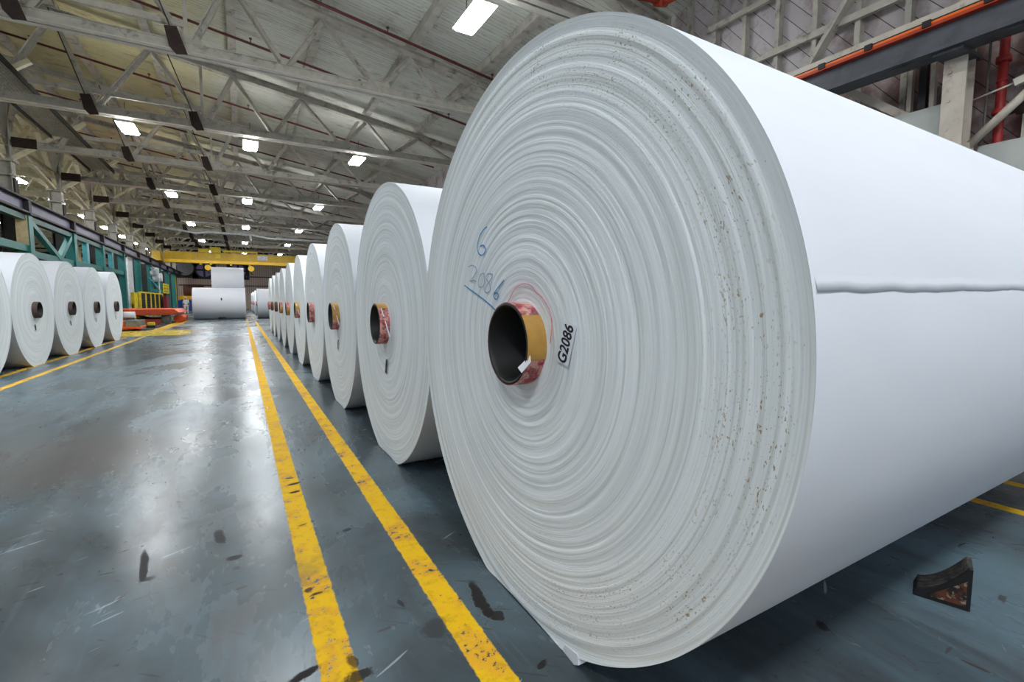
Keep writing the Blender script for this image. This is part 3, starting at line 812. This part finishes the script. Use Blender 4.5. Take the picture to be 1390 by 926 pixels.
def make_mesh_obj(name, v, f, mi, sm, mats, parent, org):
    """mesh with its own origin `org` (world) under parent"""
    me = bpy.data.meshes.new(name); me.from_pydata([tuple(Vector(q)-Vector(org)) for q in v], [], f)
    for m in mats: me.materials.append(m)
    bm = bmesh.new(); bm.from_mesh(me); bmesh.ops.recalc_face_normals(bm, faces=bm.faces); bm.to_mesh(me); bm.free()
    for p, a, b in zip(me.polygons, mi, sm): p.material_index = a; p.use_smooth = b
    o = bpy.data.objects.new(name, me); COL.objects.link(o); o.parent = parent; o.location = Vector(org)-origin(parent)
    return o

def sharp_rim(o, ang=.6):
    m = o.modifiers.new('edges', 'EDGE_SPLIT'); m.split_angle = ang; m.use_edge_sharp = False

def core_ring(x0, x1, r, yc, zc, a0, a1, off=.0, n=48, t=.0025):
    """thin curved sheet round the core from angle a0 to a1"""
    vs = []; fs = []; N = max(4, int(n*(a1-a0)/(2*PI)))
    for k in range(N+1):
        a = a0+(a1-a0)*k/N
        for x, rr in ((x0, r+off), (x1, r+off), (x1, r+off+t), (x0, r+off+t)):
            vs.append((x, yc+rr*math.cos(a), zc+rr*math.sin(a)))
    for k in range(N):
        b = k*4
        for j in range(4): fs.append((b+j, b+(j+1) % 4, b+4+(j+1) % 4, b+4+j))
    fs.append((0,1,2,3)); fs.append((N*4+3, N*4+2, N*4+1, N*4))
    q = MB(); q.add(vs, fs, False); return q

def core_tube(xa, xb, ro, ri, yc, zc, n=64):
    q = MB(); vs = []; fs = []
    b = .004
    prof = [(xb, ri), (xa+(b if xb > xa else -b), ri), (xa, ri+b), (xa, ro-b), (xa+(b if xb > xa else -b), ro), (xb, ro)]
    for x, r in prof:
        for k in range(n):
            a = 2*PI*k/n; vs.append((x, yc+r*math.cos(a), zc+r*math.sin(a)))
    m = len(prof)
    for i in range(m):
        j = (i+1) % m
        for k in range(n):
            k2 = (k+1) % n; fs.append((i*n+k, i*n+k2, j*n+k2, j*n+k))
    q.add(vs, fs, True); return q

GR_R = 'big rolls in the right-hand row'
# ---- the big roll in front
def ridge(seed):
    rnd = random.Random(seed); tab = [rnd.uniform(-1, 1) for _ in range(400)]
    def f(r, R):
        s = r/R*140; i = int(s); a = tab[i]*(1-(s-i))+tab[i+1]*(s-i)
        s2 = r/R*60; j = int(s2); u = s2-j; u = u*u*(3-2*u); b = tab[200+j]*(1-u)+tab[201+j]*u
        return a*.0011+b*.0013
    return f
R1, Y1, Z1, X1 = 1.163, 1.675, 1.148, 1.0
rg = ridge(5)
hero = empty('paper_roll', (X1+1.9, Y1, 0), 'huge white paper roll filling the right foreground, with blue handwriting on its end', 'paper roll', GR_R)
rad = [.166+(R1-.166)*k/210 for k in range(211)]
def hero_off(r):
    e = R1-r
    return rg(r, R1) + (-.002*(1-e/.03) if e < .03 else 0) + (.010*math.exp(-((r-.19)/.05)**2))
v, f, mi, sm = roll_body(R1, 3.9, X1, Y1, Z1, 1, 220, rad, hero_off)
# a torn corner of the outermost wrap that droops at the foot of the end
body = make_mesh_obj('paper_body', v, f, mi, sm, [M['paper'], M['face_hero']], hero, (X1, Y1, Z1))
sharp_rim(body, .9)
q = MB(); q.add([(X1-.002, 1.36, .003), (X1-.007, 1.285, .002), (X1-.009, 1.255, .022), (X1-.003, 1.27, .050), (X1-.001, 1.35, .035),
                 (X1+.04, 1.36, .003), (X1+.04, 1.285, .002), (X1+.04, 1.255, .022), (X1+.04, 1.27, .050), (X1+.04, 1.35, .035)],
          [(0,1,2,3,4), (9,8,7,6,5), (0,5,6,1), (1,6,7,2), (2,7,8,3), (3,8,9,4), (4,9,5,0)])
q.build('torn_corner', M['paper'], hero)
# ragged edge where the outer wrap ends, along the side
q = MB(); vs = []; fs = []; N = 160; rnd = random.Random(4)
a_s = math.radians(180-9.75); wv = 0
for k in range(N+1):
    x = X1+.012+3.87*k/N
    wv = wv*.8+rnd.uniform(-.0016, .0016)
    a = a_s+.008*math.sin(x*2.1)+wv
    lift = .0018+.0007*math.sin(x*5)+.0022*max(0, 1-(x-X1)/.3)
    for rr, da in ((R1-.001, -.09), (R1+.0006, -.02), (R1+lift, .0), (R1+lift-.0015, .0003), (R1+.0006, -.012)):
        vs.append((x, Y1+rr*math.cos(a+da), Z1+rr*math.sin(a+da)))
for k in range(N):
    for j in range(4): b = k*5+j; fs.append((b, b+1, b+6, b+5))
q.add(vs, fs, True); q.build('paper_edge', M['paper'], hero)
yc, zc, rc = 1.668, 1.146, .166
cx0 = .925
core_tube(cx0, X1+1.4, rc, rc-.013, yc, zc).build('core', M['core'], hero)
co = hero.children[-1]
core_ring(cx0+.002, X1+.02, rc, yc, zc, 0, 2*PI, .0005).build('core_wrap', M['core_red'], co)
core_ring(cx0-.001, X1+.012, rc, yc, zc, math.radians(180-44), math.radians(180+17), .0032, t=.003).build('tan_tape', M['core_tan'], co)
# white paper tag folded inside the mouth
q = MB(); tg = [(-.172, -.030, .012), (-.176, -.055, .012), (-.138, -.100, -.004), (-.108, -.083, -.004)]
q.add([(cx0+e-.005, yc+a, zc+b) for a, b, e in tg]+[(cx0+e-.003, yc+a, zc+b) for a, b, e in tg],
      [(0,1,2,3),(7,6,5,4),(0,4,5,1),(1,5,6,2),(2,6,7,3),(3,7,4,0)])
q.build('white_tag', M['white_tape'], co)
# label G2086
FX = X1-.0075
lab = [(1.362, 1.252), (1.292, 1.233), (1.338, 1.088), (1.408, 1.103)]
q = MB(); q.prism(lab, 'x', FX-.0006, FX); lo = q.build('stock_label', M['paper_label'], hero)
def text_mesh(txt, mat, parent, center, updir, rightdir, size, xs=1., bold=.0):
    cu = bpy.data.curves.new('lettering', 'FONT'); cu.body = txt; cu.align_x = 'CENTER'; cu.align_y = 'CENTER'; cu.size = size; cu.offset = bold; cu.extrude = .0004
    tmp = bpy.data.objects.new('lettering', cu); COL.objects.link(tmp)
    dg = bpy.context.evaluated_depsgraph_get(); me = bpy.data.meshes.new_from_object(tmp.evaluated_get(dg))
    bpy.data.objects.remove(tmp); bpy.data.curves.remove(cu)
    R = Vector(rightdir).normalized(); U = Vector(updir).normalized(); Nn = R.cross(U)
    for vv in me.vertices:
        c = vv.co; vv.co = R*c.x*xs+U*c.y+Nn*c.z+Vector(center)-origin(parent)
    me.materials.clear(); me.materials.append(mat)
    o = bpy.data.objects.new('lettering', me); COL.objects.link(o); o.parent = parent; return o
# seen from -X: image right is -Y. the text reads upwards (and slightly to the right)
rd = Vector((0, -.050, .142)); rd.normalize(); ud = Vector((0, .142, .050)).normalized()
text_mesh('G2086', M['ink'], lo, (FX-.0012, 1.352, 1.168), ud, rd, .072, .74, .0016)
def ribbon(pts, w, x, name, mat, parent):
    P = [Vector((0, a, b)) for a, b in pts]
    # smooth by Catmull-Rom
    out = []
    for i in range(len(P)-1):
        p0, p1, p2, p3 = P[max(i-1, 0)], P[i], P[i+1], P[min(i+2, len(P)-1)]
        for k in range(6):
            s = k/6; out.append(.5*((2*p1)+(p2-p0)*s+(2*p0-5*p1+4*p2-p3)*s*s+(3*p1-p0-3*p2+p3)*s**3))
    out.append(P[-1])
    vs = []; fs = []
    for i, p in enumerate(out):
        d = (out[min(i+1, len(out)-1)]-out[max(i-1, 0)]); d = d.normalized() if d.length > 0 else Vector((0,1,0))
        nrm = Vector((0, -d.z, d.y)); ww = w*(.75+.5*random.random())/2
        for s in (-1, 1):
            vs.append((x, p.y+nrm.y*ww*s, p.z+nrm.z*ww*s))
        for s in (-1, 1):
            vs.append((x+.0008, p.y+nrm.y*ww*s, p.z+nrm.z*ww*s))
    for i in range(len(out)-1):
        b = i*4; fs += [(b, b+1, b+5, b+4), (b+2, b+6, b+7, b+3), (b, b+4, b+6, b+2), (b+1, b+3, b+7, b+5)]
    q = MB(); q.add(vs, fs); return q.build(name, mat, parent)
strokes = [
 ('handwritten_digit', [(1.97,1.66),(2.01,1.65),(2.045,1.63),(2.067,1.60),(2.075,1.57),(2.058,1.545),(2.03,1.535),(2.002,1.542),(1.99,1.56),(2.012,1.58),(2.045,1.578)], 'blue_ink', .006),
 ('handwritten_digit', [(2.18,1.49),(2.14,1.495),(2.10,1.485),(2.085,1.467),(2.11,1.445),(2.145,1.427),(2.16,1.418),(2.12,1.420),(2.09,1.415)], 'pale_ink', .005),
 ('handwritten_digit', [(2.01,1.45),(2.045,1.443),(2.067,1.415),(2.06,1.39),(2.03,1.385),(2.005,1.40),(2.0,1.43),(2.01,1.45)], 'pale_ink', .005),
 ('handwritten_digit', [(1.92,1.44),(1.96,1.446),(1.985,1.43),(1.965,1.41),(1.94,1.39),(1.945,1.368),(1.975,1.358),(1.998,1.37),(1.97,1.397),(1.93,1.42),(1.92,1.44)], 'pale_ink', .005),
 ('handwritten_digit', [(1.81,1.41),(1.845,1.39),(1.88,1.37),(1.906,1.35),(1.9,1.333),(1.877,1.328),(1.862,1.345),(1.88,1.357),(1.905,1.35)], 'blue_ink', .006),
 ('underline', [(2.23,1.40),(2.11,1.36),(1.99,1.32),(1.88,1.275)], 'blue_ink', .006),
 ('pink_arc', [(1.78,1.31),(1.75,1.34),(1.715,1.37),(1.665,1.388),(1.62,1.388),(1.58,1.376),(1.55,1.353),(1.515,1.338),(1.48,1.31),(1.455,1.28),(1.444,1.25),(1.443,1.215),(1.452,1.16)], 'pink_ink', .0035)]
for nm, pts, m, wdt in strokes: ribbon(pts, wdt, FX+.0006, nm, M[m], hero)

# ---- generic rolls
def make_roll(R, L, xf, yc, sgn, zc=None, style='tan', seed=1, seg=120, nr=46, strip=True, tagm=True):
    zc = R-.012 if zc is None else zc
    r = empty('paper_roll', (xf+sgn*L/2, yc, max(0., zc-R)))
    rg2 = ridge(seed)
    rad = [.166+(R-.166)*k/nr for k in range(nr+1)]
    v, f, mi, sm = roll_body(R, L, xf, yc, zc, sgn, seg, rad, lambda q: rg2(q, R)*.8+(-.002 if R-q < .015 else 0))
    b = make_mesh_obj('paper_body', v, f, mi, sm, [M['paper'], M['face']], r, (xf, yc, zc)); sharp_rim(b, .9)
    px = .085
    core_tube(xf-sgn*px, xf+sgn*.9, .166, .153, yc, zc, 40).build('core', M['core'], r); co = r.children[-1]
    x0, x1 = xf-sgn*(px-.003), xf+sgn*.01
    xa, xb = min(x0, x1), max(x0, x1)
    core_ring(xa, xb, .166, yc, zc, 0, 2*PI, .0008, 32).build('core_wrap', M[{'brown': 'core_brown', 'dark': 'core_dark'}.get(style, 'core_red')], co)
    if style == 'tan': core_ring(xa, xb, .166, yc, zc, math.radians(90), math.radians(195), .0035, 32, .003).build('tan_tape', M['core_tan'], co)
    if style == 'tanlow': core_ring(xa, xb, .166, yc, zc, math.radians(170), math.radians(262), .0035, 32, .003).build('tan_tape', M['core_tan'], co)
    if style == 'tantop': core_ring(xa, xb, .166, yc, zc, math.radians(75), math.radians(130), .0035, 32, .003).build('tan_tape', M['core_tan'], co)
    if strip:
        q = MB(); q.bar((xf-sgn*.06, yc-.12, zc+.13), (xf-sgn*.012, yc-.19, zc-.10), .006, .03, (0, 1, 0)); q.build('paper_strip', M['white_tape'], co)
    if tagm:
        q = MB(); q.prism([(yc-.10, zc-.29), (yc-.055, zc-.30), (yc-.02, zc-.41), (yc-.065, zc-.42)], 'x', xf-sgn*.012-.001, xf-sgn*.012+.001); q.build('stock_label', M['ink'], r)
    return r
RY = [3.985, 6.27, 8.57, 10.87, 13.16, 15.46, 17.76, 20.06, 22.36]
ST = ['tantop', 'tan', 'red', 'tan', 'tanlow', 'tanlow', 'brown', 'brown', 'red']
for i, y in enumerate(RY):
    r = make_roll(1.141, 3.9, 1.04, y, 1, None, ST[i], 11+i, 140 if i < 2 else 90, 90 if i < 2 else 36, i in (0, 1, 3), i < 2)
    tag(r, f'white paper roll standing {ORD[i+1]} in the right-hand row, counted from the huge front roll', 'paper roll', GR_R)
for i, y in enumerate((41.8, 50.0, 58.5, 67.)):
    r = make_roll(1.14, 3.4, 1.03, y, 1, None, 'red', 31+i, 64, 12, False, False)
    tag(r, f'small looking far white roll beyond the gap in the right-hand row, {ORD[i]} after the gap', 'paper roll', 'far rolls right of the yellow lines')
for i, y in enumerate((10.95, 13.25, 15.55, 17.87, 20.35)):
    r = make_roll(1.148, 3.4, -3.69, y, -1, None, 'dark', 51+i, 110 if i < 3 else 80, 50 if i < 3 else 30, False, i > 0)
    tag(r, ['white paper roll cut by the left edge of the photo, nearest of the left-hand row', 'white roll of the left-hand row with the largest fully seen end',
            'third white roll of the left-hand row, between two others', 'fourth white roll of the left-hand row', 'last white roll of the left-hand row, next to the orange tug'][i], 'paper roll', 'rolls in the left-hand row')
# stacked rolls at the end of the aisle
for x0, L, y, R, zc, lab, nm in ((-3.0, 3.25, 40.7, 1.145, None, 'long white roll lying across the end of the aisle under the stacked one', 'a'), (-3.0, 3.25, 43.2, 1.145, None, 'white roll hidden behind the long roll across the aisle', 'b'),
                             (-1.86, 2.08, 41.95, .98, 2.86, 'shorter white roll stacked on top at the end of the aisle', 'c')):
    r = make_roll(R, L, x0, y, 1, zc, 'dark', 71, 80, 14, False, False); tag(r, lab, 'paper roll', 'stacked rolls closing the aisle')
    if nm == 'a':
        q = MB(); a = math.radians(180-16)
        q.bar((-1.25, y+(R+.004)*math.cos(a-.08), 1.133+(R+.004)*math.sin(a-.08)), (-1.25, y+(R+.004)*math.cos(a+.08), 1.133+(R+.004)*math.sin(a+.08)), .09, .006, (0, 1, 0)); q.build('stock_label', M['ink'], r)
    if nm == 'c':
        q = MB(); a = math.radians(180-20)
        q.bar((-.85, y+(R+.004)*math.cos(a), zc+(R+.004)*math.sin(a)), (-.72, y+(R+.004)*math.cos(a), zc+(R+.004)*math.sin(a)), .05, .006, (0, 0, 1)); q.build('stock_label', M['grey_mech'], r)
q = MB(); q.prism([(39.72, 0), (40.2, 0), (40.06, .13)], 'x', -1.5, -1.05)
tag(q.build('roll_wedge', M['black'], loc=(-1.3, 39.9, 0)), 'small black wedge under the long roll across the aisle', 'wheel chock')

# ------------------------------------------------------------------ wheel chock in the right foreground
r = empty('wheel_chock', (2.69, .76, 0), 'black triangular wheel chock with rusty end plate lying on the floor behind the huge roll', 'wheel chock')
def chockprof(s=1., o=(0, 0)):
    pr = [(.0, .0), (.012, .035)]
    for k in range(1, 9):
        u = k/8; pr.append((.012+.163*u, .035+.150*(u**1.7)))
    pr += [(.187, .185), (.187, .0)]
    return [(o[0]+a*s, o[1]+b*s) for a, b in pr]
# profile runs from the tip (towards the roll) to the tall heel (towards the camera side)
tip = Vector((2.575, .862)); heel = Vector((2.635, .685)); dirv = (heel-tip).normalized(); side = Vector((-dirv.y, dirv.x))
if side.x < 0: side = -side
def chock_solid(prof, w0, w1):
    q = MB(); n = len(prof); vs = []
    for wv in (w0, w1):
        for a, b in prof:
            p = tip+dirv*a+side*wv; vs.append((p.x, p.y, b))
    q.add(vs, [tuple(range(n))[::-1], tuple(range(n, 2*n))]+[(i, (i+1) % n, n+(i+1) % n, n+i) for i in range(n)])
    return q
chock_solid(chockprof(), .012, .135).build('ribbed_block', M['chock'], r)
q = chock_solid(chockprof(), .0, .012); q.build('end_rim', M['black'], r)
q = MB(); n = 3
tri = [(.045, .018), (.172, .018), (.172, .130), (.12, .082)]
q = chock_solid(tri, -.003, .001); q.build('rusty_plate', M['rust'], r)
q = MB()
for k in range(8):                 # layered ridges that follow the hollow ramp
    pts = []
    for u in [q_/10 for q_ in range(11)]:
        p = tip+dirv*(.012+.163*u)+side*(.02+.0155*k); pts.append((p.x, p.y, .035+.150*(u**1.7)+.001))
    q.tube(pts, .0055, 6)
q.build('ridges', M['chock'], r)

# ------------------------------------------------------------------ right wall framing, crane rail, column
studs = [(9.9, 8.45+.76*k) for k in range(-9, 1)]+[(9.9, 9.2+.76*k) for k in range(8)]
ci = 0
for i in range(20):
    y = .9+.755*i-.0
    z1 = 8.9
    q = MB(); q.box(9.82, 9.98, y-.045, y+.045, 0, z1)
    tag(q.build('wall_stud', M['steel'], loc=(9.9, y, 0)), f'upright stud on the right-hand wall, {ORD[i]} from the camera end', 'stud', 'right wall studs')
for (y0, z0), (y1, z1), wdt, lab in (((7.85, 7.63), (6.2, 7.57), .12, 'short level girt high on the right wall studs'), ((7.2, 6.46), (3.0, 6.37), .13, 'long level girt crossing the right wall studs'),
                                     ((15, 7.6), (8.3, 7.63), .12, 'level girt on the right wall beyond the lamp'), ((14, 5.9), (8.0, 5.9), .12, 'lower level girt on the right wall behind the huge roll')):
    q = MB(); q.bar((9.78, y0, z0), (9.78, y1, z1), .08, wdt); tag(q.build('wall_girt', M['steel'], loc=(9.78, y0, z0)), lab, 'girt', 'right wall girts')
q = MB(); q.bar((9.7, 5.45, 5.75), (9.7, 4.35, 7.3), .08, .2, (1, 0, 0)); tag(q.build('wall_brace', M['steel'], loc=(9.7, 5.45, 5.75)), 'broad diagonal brace rising across the right wall studs', 'brace')

r = empty('crane_rail', (8.8, -1, 5.0), 'dark grey crane runway beam on the right wall column with an orange conductor bar', 'crane rail')
q = MB(); q.box(8.78, 8.82, -1.5, 20, 4.86, 5.16); q.box(8.62, 9.0, -1.5, 20, 4.82, 4.87); q.build('beam', M['grey_beam'], r)
q = MB(); yv = [20, 9, 5, 4.5, 4.0, 3.5, 3.3, 3.1, 2.9, 2.7, 2.5, 2.3, 2.0, -1.5]; zv = [4.86, 4.86, 4.86, 4.84, 4.83, 4.80, 4.82, 4.87, 4.90, 4.88, 4.82, 4.79, 4.80, 4.80]
vs = []
for a, b in zip(yv, zv): vs += [(8.70, a, b), (8.70, a, 5.17), (8.72, a, b), (8.72, a, 5.17)]
fs = []
for k in range(len(yv)-1):
    b = k*4; fs += [(b, b+4, b+5, b+1), (b+2, b+3, b+7, b+6), (b, b+2, b+6, b+4), (b+1, b+5, b+7, b+3)]
q.add(vs, fs); q.build('skirt', M['grey_beam'], r)
q = MB(); q.box(8.60, 8.66, -1.5, 3.86, 5.215, 5.245); q.box(8.60, 8.66, 3.98, 20, 5.215, 5.245); q.build('conductor_bar', M['orange_bar'], r)
q = MB(); q.box(8.60, 8.7, -1.5, 20, 5.17, 5.215); q.build('conductor_base', M['dark_orange'], r)
for y in (1.2, 2.55, 3.2, 3.92, 4.6, 7):
    q = MB(); q.box(8.58, 8.68, y-.05, y+.05, 5.19, 5.275); q.build('clip', M['black'], r)
q = MB(); q.box(8.66, 8.86, -1.5, 20, 5.275, 5.38); q.build('top_strip', M['column'], r)
q = MB(); q.box(8.62, 9.0, -1.5, 20, 5.245, 5.275); q.build('rail_flange', M['rail_flange'], r)
for i, y in enumerate((2.98, 9.06, 15.16)):
    r = empty('wall_column', (9.15, y, 0), ['pale riveted steel column under the crane rail at the right edge', 'pale steel column under the right crane rail hidden behind the huge roll', 'far pale steel column under the right crane rail'][i], 'column', 'right wall columns')
    q = MB(); q.box(9.0, 9.03, y-.13, y+.13, 0, 4.82); q.box(9.27, 9.3, y-.13, y+.13, 0, 8.2); q.box(9.03, 9.27, y-.015, y+.015, 0, 8.2); q.build('shaft', M['column'], r)
    q = MB(); q.box(8.7, 9.4, y-.17, y+.17, 4.78, 4.83); q.build('cap_plate', M['grey_beam'], r)
    if i == 0:
        q = MB()
        for z in (4.6, 4.2, 3.8): q.tube([(8.985, y+.05, z), (9.0, y+.05, z)], .022, 8)
        q.build('rivet', M['column'], r)
r = empty('standpipe', (9.6, 2.64, 0), 'thick red vertical standpipe with a flanged coupling beside the pale column', 'pipe')
q = MB(); q.tube([(9.6, 2.64, 0), (9.6, 2.64, 7.8)], .055, 16); q.build('pipe', M['red'], r)
q = MB(); q.tube([(9.6, 2.64, 4.72), (9.6, 2.64, 4.80)], .085, 16); q.tube([(9.6, 2.64, 4.45), (9.6, 2.64, 4.48)], .065, 16); q.tube([(9.6, 2.64, 4.0), (9.6, 2.64, 4.06)], .085, 16); q.build('coupling', M['red'], r)
q = MB(); q.tube([(9.6, 2.64, 3.98), (9.6, 2.25, 4.02)], .03, 10); q.tube([(9.6, 2.42, 3.94), (9.6, 2.42, 4.1)], .05, 10); q.build('side_branch', M['brown_plate'], r)
q = MB(); q.tube([(9.5, 2.80, 3.2), (9.5, 2.80, 3.62), (9.52, 2.77, 3.7), (9.52, 2.77, 8.0)], .016, 8); tag(q.build('conduit', M['hose'], loc=(9.5, 2.8, 3.2)), 'thin vertical conduit between the pale column and the red standpipe', 'conduit')
q = MB(); q.tube([(9.2, 2.86, 3.52), (9.2, 2.05, 4.32)], .055, 12); q.box(9.1, 9.3, 2.80, 2.92, 3.44, 3.58); tag(q.build('brace_tube', M['column'], loc=(9.2, 2.86, 3.5)), 'pale diagonal tube rising right from the foot of the pale column', 'brace')
q = MB(); q.bar((9.35, 2.44, 4.30), (9.35, 2.0, 4.42), .09, .1); q.tube([(9.35, 2.9, 4.22), (9.35, 2.44, 4.31)], .012, 6); tag(q.build('bracket_arm', M['cream'], loc=(9.35, 2.85, 4.25)), 'white bracket arm crossing in front of the red standpipe', 'bracket')
q = MB(); q.bar((9.5, 4.75, 5.15), (9.5, 3.6, 4.2), .1, .12); tag(q.build('brace_tube', M['column'], loc=(9.5, 4.6, 5.1)), 'pale diagonal brace descending left of the pale column under the crane beam', 'brace')
q = MB(); q.box(9.44, 9.5, 3.12, 20, 2.4, 4.33); tag(q.build('wall_panel', M['panel_sheet'], loc=(9.47, 3.12, 2.4)), 'pale sheet panel left of the pale column above the huge roll', 'panel', kind='structure')
q = MB(); q.box(9.44, 9.5, -4, 2.80, 2.4, 3.57); tag(q.build('wall_panel', M['panel_sheet'], loc=(9.47, -4, 2.4)), 'pale sheet panel at the right edge behind the huge roll', 'panel', kind='structure')
q = MB(); q.box(9.5, 9.98, -4, 20, 2.35, 2.4); tag(q.build('trim_1', M['panel_sheet']), kind='structure')
for i, y in enumerate((3.45, 3.75)):
    q = MB(); q.box(9.62, 9.72, y-.03, y+.03, 2.4, 5.2); tag(q.build('short_post', M['column'], loc=(9.67, y, 2.4)), ['short pale post just left of the pale column under the crane beam', 'short pale post under the crane beam, second left of the pale column'][i], 'post', 'short posts under the crane beam')
q = MB(); q.box(9.6, 9.7, 3.52, 3.62, 2.4, 5.2); tag(q.build('dark_duct', M['black'], loc=(9.65, 3.57, 2.4)), 'dark upright duct between the two short pale posts', 'duct')

# red fire main under the roof at top centre
r = empty('fire_main', (8.67, 8.2, 8.2), 'orange red fire main elbow under the roof above the huge roll', 'pipe')
q = MB(); q.tube([(4.6, 8.2, 7.52), (8.67, 8.2, 8.16)], .075, 14); q.tube([(8.6, 8.2, 8.12), (9.3, 6.2, 8.3)], .075, 14); q.build('pipe', M['vermilion'], r)
q = MB(); q.tube([(8.45, 8.2, 8.10), (8.75, 8.2, 8.17)], .11, 14); q.tube([(8.62, 8.15, 8.13), (8.72, 7.9, 8.16)], .11, 14); q.build('coupling', M['vermilion'], r)
for p in ((6.0, 8.2, 7.74), (8.9, 7.4, 8.18)):
    q = MB(); q.tube([p, (p[0], p[1], topz(p[0])+.42)], .012, 6); q.build('hanger', M['rod'], r)

# ------------------------------------------------------------------ the walking person
def person(cx, cy):
    r = empty('person', (cx, cy, 0), 'person in white shirt, white cap and beige trousers walking away past the stacked rolls', 'person')
    J = {}; V = []; E = []; RR = []
    def vtx(k, p, rad, par=None):
        J[k] = len(V); V.append((p[0], p[1], p[2])); RR.append(rad)
        if par is not None: E.append((J[par], J[k]))
    vtx('pel', (0, 0, .90), .13); vtx('wai', (0, -.01, 1.04), .125, 'pel'); vtx('che', (0, 0, 1.24), .145, 'wai'); vtx('nkb', (0, 0, 1.40), .07, 'che'); vtx('nk', (0, .01, 1.46), .055, 'nkb')
    vtx('h1', (0, .03, 1.52), .075, 'nk'); vtx('h2', (0, .03, 1.60), .088, 'h1'); vtx('h3', (0, .02, 1.67), .06, 'h2'); vtx('nose', (0, .125, 1.56), .016, 'h2')
    vtx('earL', (-.088, .02, 1.57), .018, 'h2'); vtx('earR', (.088, .02, 1.57), .018, 'h2')
    for s, n_ in ((-1, 'L'), (1, 'R')):
        sw = .09*s
        vtx('sh'+n_, (.17*s, 0, 1.37), .065, 'che'); vtx('el'+n_, (.24*s, -sw*.6, 1.10), .045, 'sh'+n_); vtx('wr'+n_, (.245*s, .09-sw*.4, .87), .03, 'el'+n_); vtx('pa'+n_, (.24*s, .11-sw*.4, .80), .034, 'wr'+n_)
        for k in range(4):
            dy = -.03+.02*k
            vtx(f'f{k}a'+n_, (.24*s, .115-sw*.4+dy, .755), .010, 'pa'+n_); vtx(f'f{k}b'+n_, (.235*s, .125-sw*.4+dy, .715-.006*(k in (1, 2))), .008, f'f{k}a'+n_)
        vtx('ta'+n_, (.22*s, .15-sw*.4, .80), .011, 'pa'+n_); vtx('tb'+n_, (.21*s, .165-sw*.4, .765), .009, 'ta'+n_)
        st = .20*s
        vtx('hi'+n_, (.09*s, 0, .86), .10, 'pel'); vtx('kn'+n_, (.10*s, st*.55+.04, .48), .065, 'hi'+n_); vtx('an'+n_, (.10*s, st-.03, .09), .042, 'kn'+n_); vtx('to'+n_, (.11*s, st+.13, .035), .034, 'an'+n_)
    def skin(name, ids, grow, mat, par, edges=None):
        idx = {J[k]: i for i, k in enumerate(ids)}
        me = bpy.data.meshes.new(name); me.from_pydata([V[J[k]] for k in ids], [(idx[a], idx[b]) for a, b in E if a in idx and b in idx], [])
        o = bpy.data.objects.new(name, me); COL.objects.link(o); o.parent = par
        m = o.modifiers.new('skin', 'SKIN'); m.use_smooth_shade = True
        for i, k in enumerate(ids):
            d = me.skin_vertices[0].data[i]; q = RR[J[k]]*grow[0]+grow[1]; d.radius = (q, q*(.72 if k in ('wai', 'che', 'pel') else 1)); d.use_root = (i == 0)
        s = o.modifiers.new('sub', 'SUBSURF'); s.levels = 1; s.render_levels = 2
        me.materials.append(mat); return o
    b = skin('body', list(J), (1, 0), M['skin'], r)
    skin('shirt', ['pel', 'wai', 'che', 'nkb', 'shL', 'elL', 'shR', 'elR'], (1.12, .012), M['cloth_white'], b)
    skin('trousers', ['pel', 'hiL', 'knL', 'anL', 'hiR', 'knR', 'anR'], (1.08, .014), M['cloth_tan'], b)
    for n_ in 'LR': skin('shoe', ['an'+n_, 'to'+n_], (1.1, .008), M['shoe'], b)
    q = MB(); prof = [(0.098, 1.60), (.104, 1.63), (.098, 1.68), (.07, 1.715), (.0, 1.725)]
    vs = []; fs = []
    for rr, z in prof:
        for k in range(16): a = 2*PI*k/16; vs.append((cx+rr*math.cos(a), cy+.025+rr*1.1*math.sin(a), z))
    for i in range(4):
        for k in range(16): fs.append((i*16+k, i*16+(k+1) % 16, (i+1)*16+(k+1) % 16, (i+1)*16+k))
    q.add(vs, fs, True); q.box(cx-.07, cx+.07, cy+.11, cy+.21, 1.61, 1.622); q.build('cap', M['hat'], b)
    q = MB()
    for s in (-1, 1): q.tube([(cx+.033*s, cy+.108, 1.585), (cx+.033*s, cy+.114, 1.585)], .012, 8)
    q.build('eyes', M['black'], b)
    q = MB(); q.box(cx-.025, cx+.025, cy+.102, cy+.112, 1.515, 1.522); q.build('mouth', M['maroon'], b)
    q = MB(); q.tube([(cx-.07, cy-.03, 1.59), (cx, cy-.068, 1.57), (cx+.07, cy-.03, 1.59)], .025, 8); q.build('hair', M['shoe'], b)
    return r
person(-4.75, 56.)

# ------------------------------------------------------------------ light and colour management
wd = bpy.data.worlds.new('world'); S.world = wd; wd.use_nodes = True
wd.node_tree.nodes['Background'].inputs[0].default_value = (.80, .88, 1., 1)
wd.node_tree.nodes['Background'].inputs[1].default_value = .4
vs_ = S.view_settings
vs_.view_transform = 'Standard'; vs_.look = 'None'; vs_.gamma = 1; vs_.use_curve_mapping = False; vs_.exposure = .97
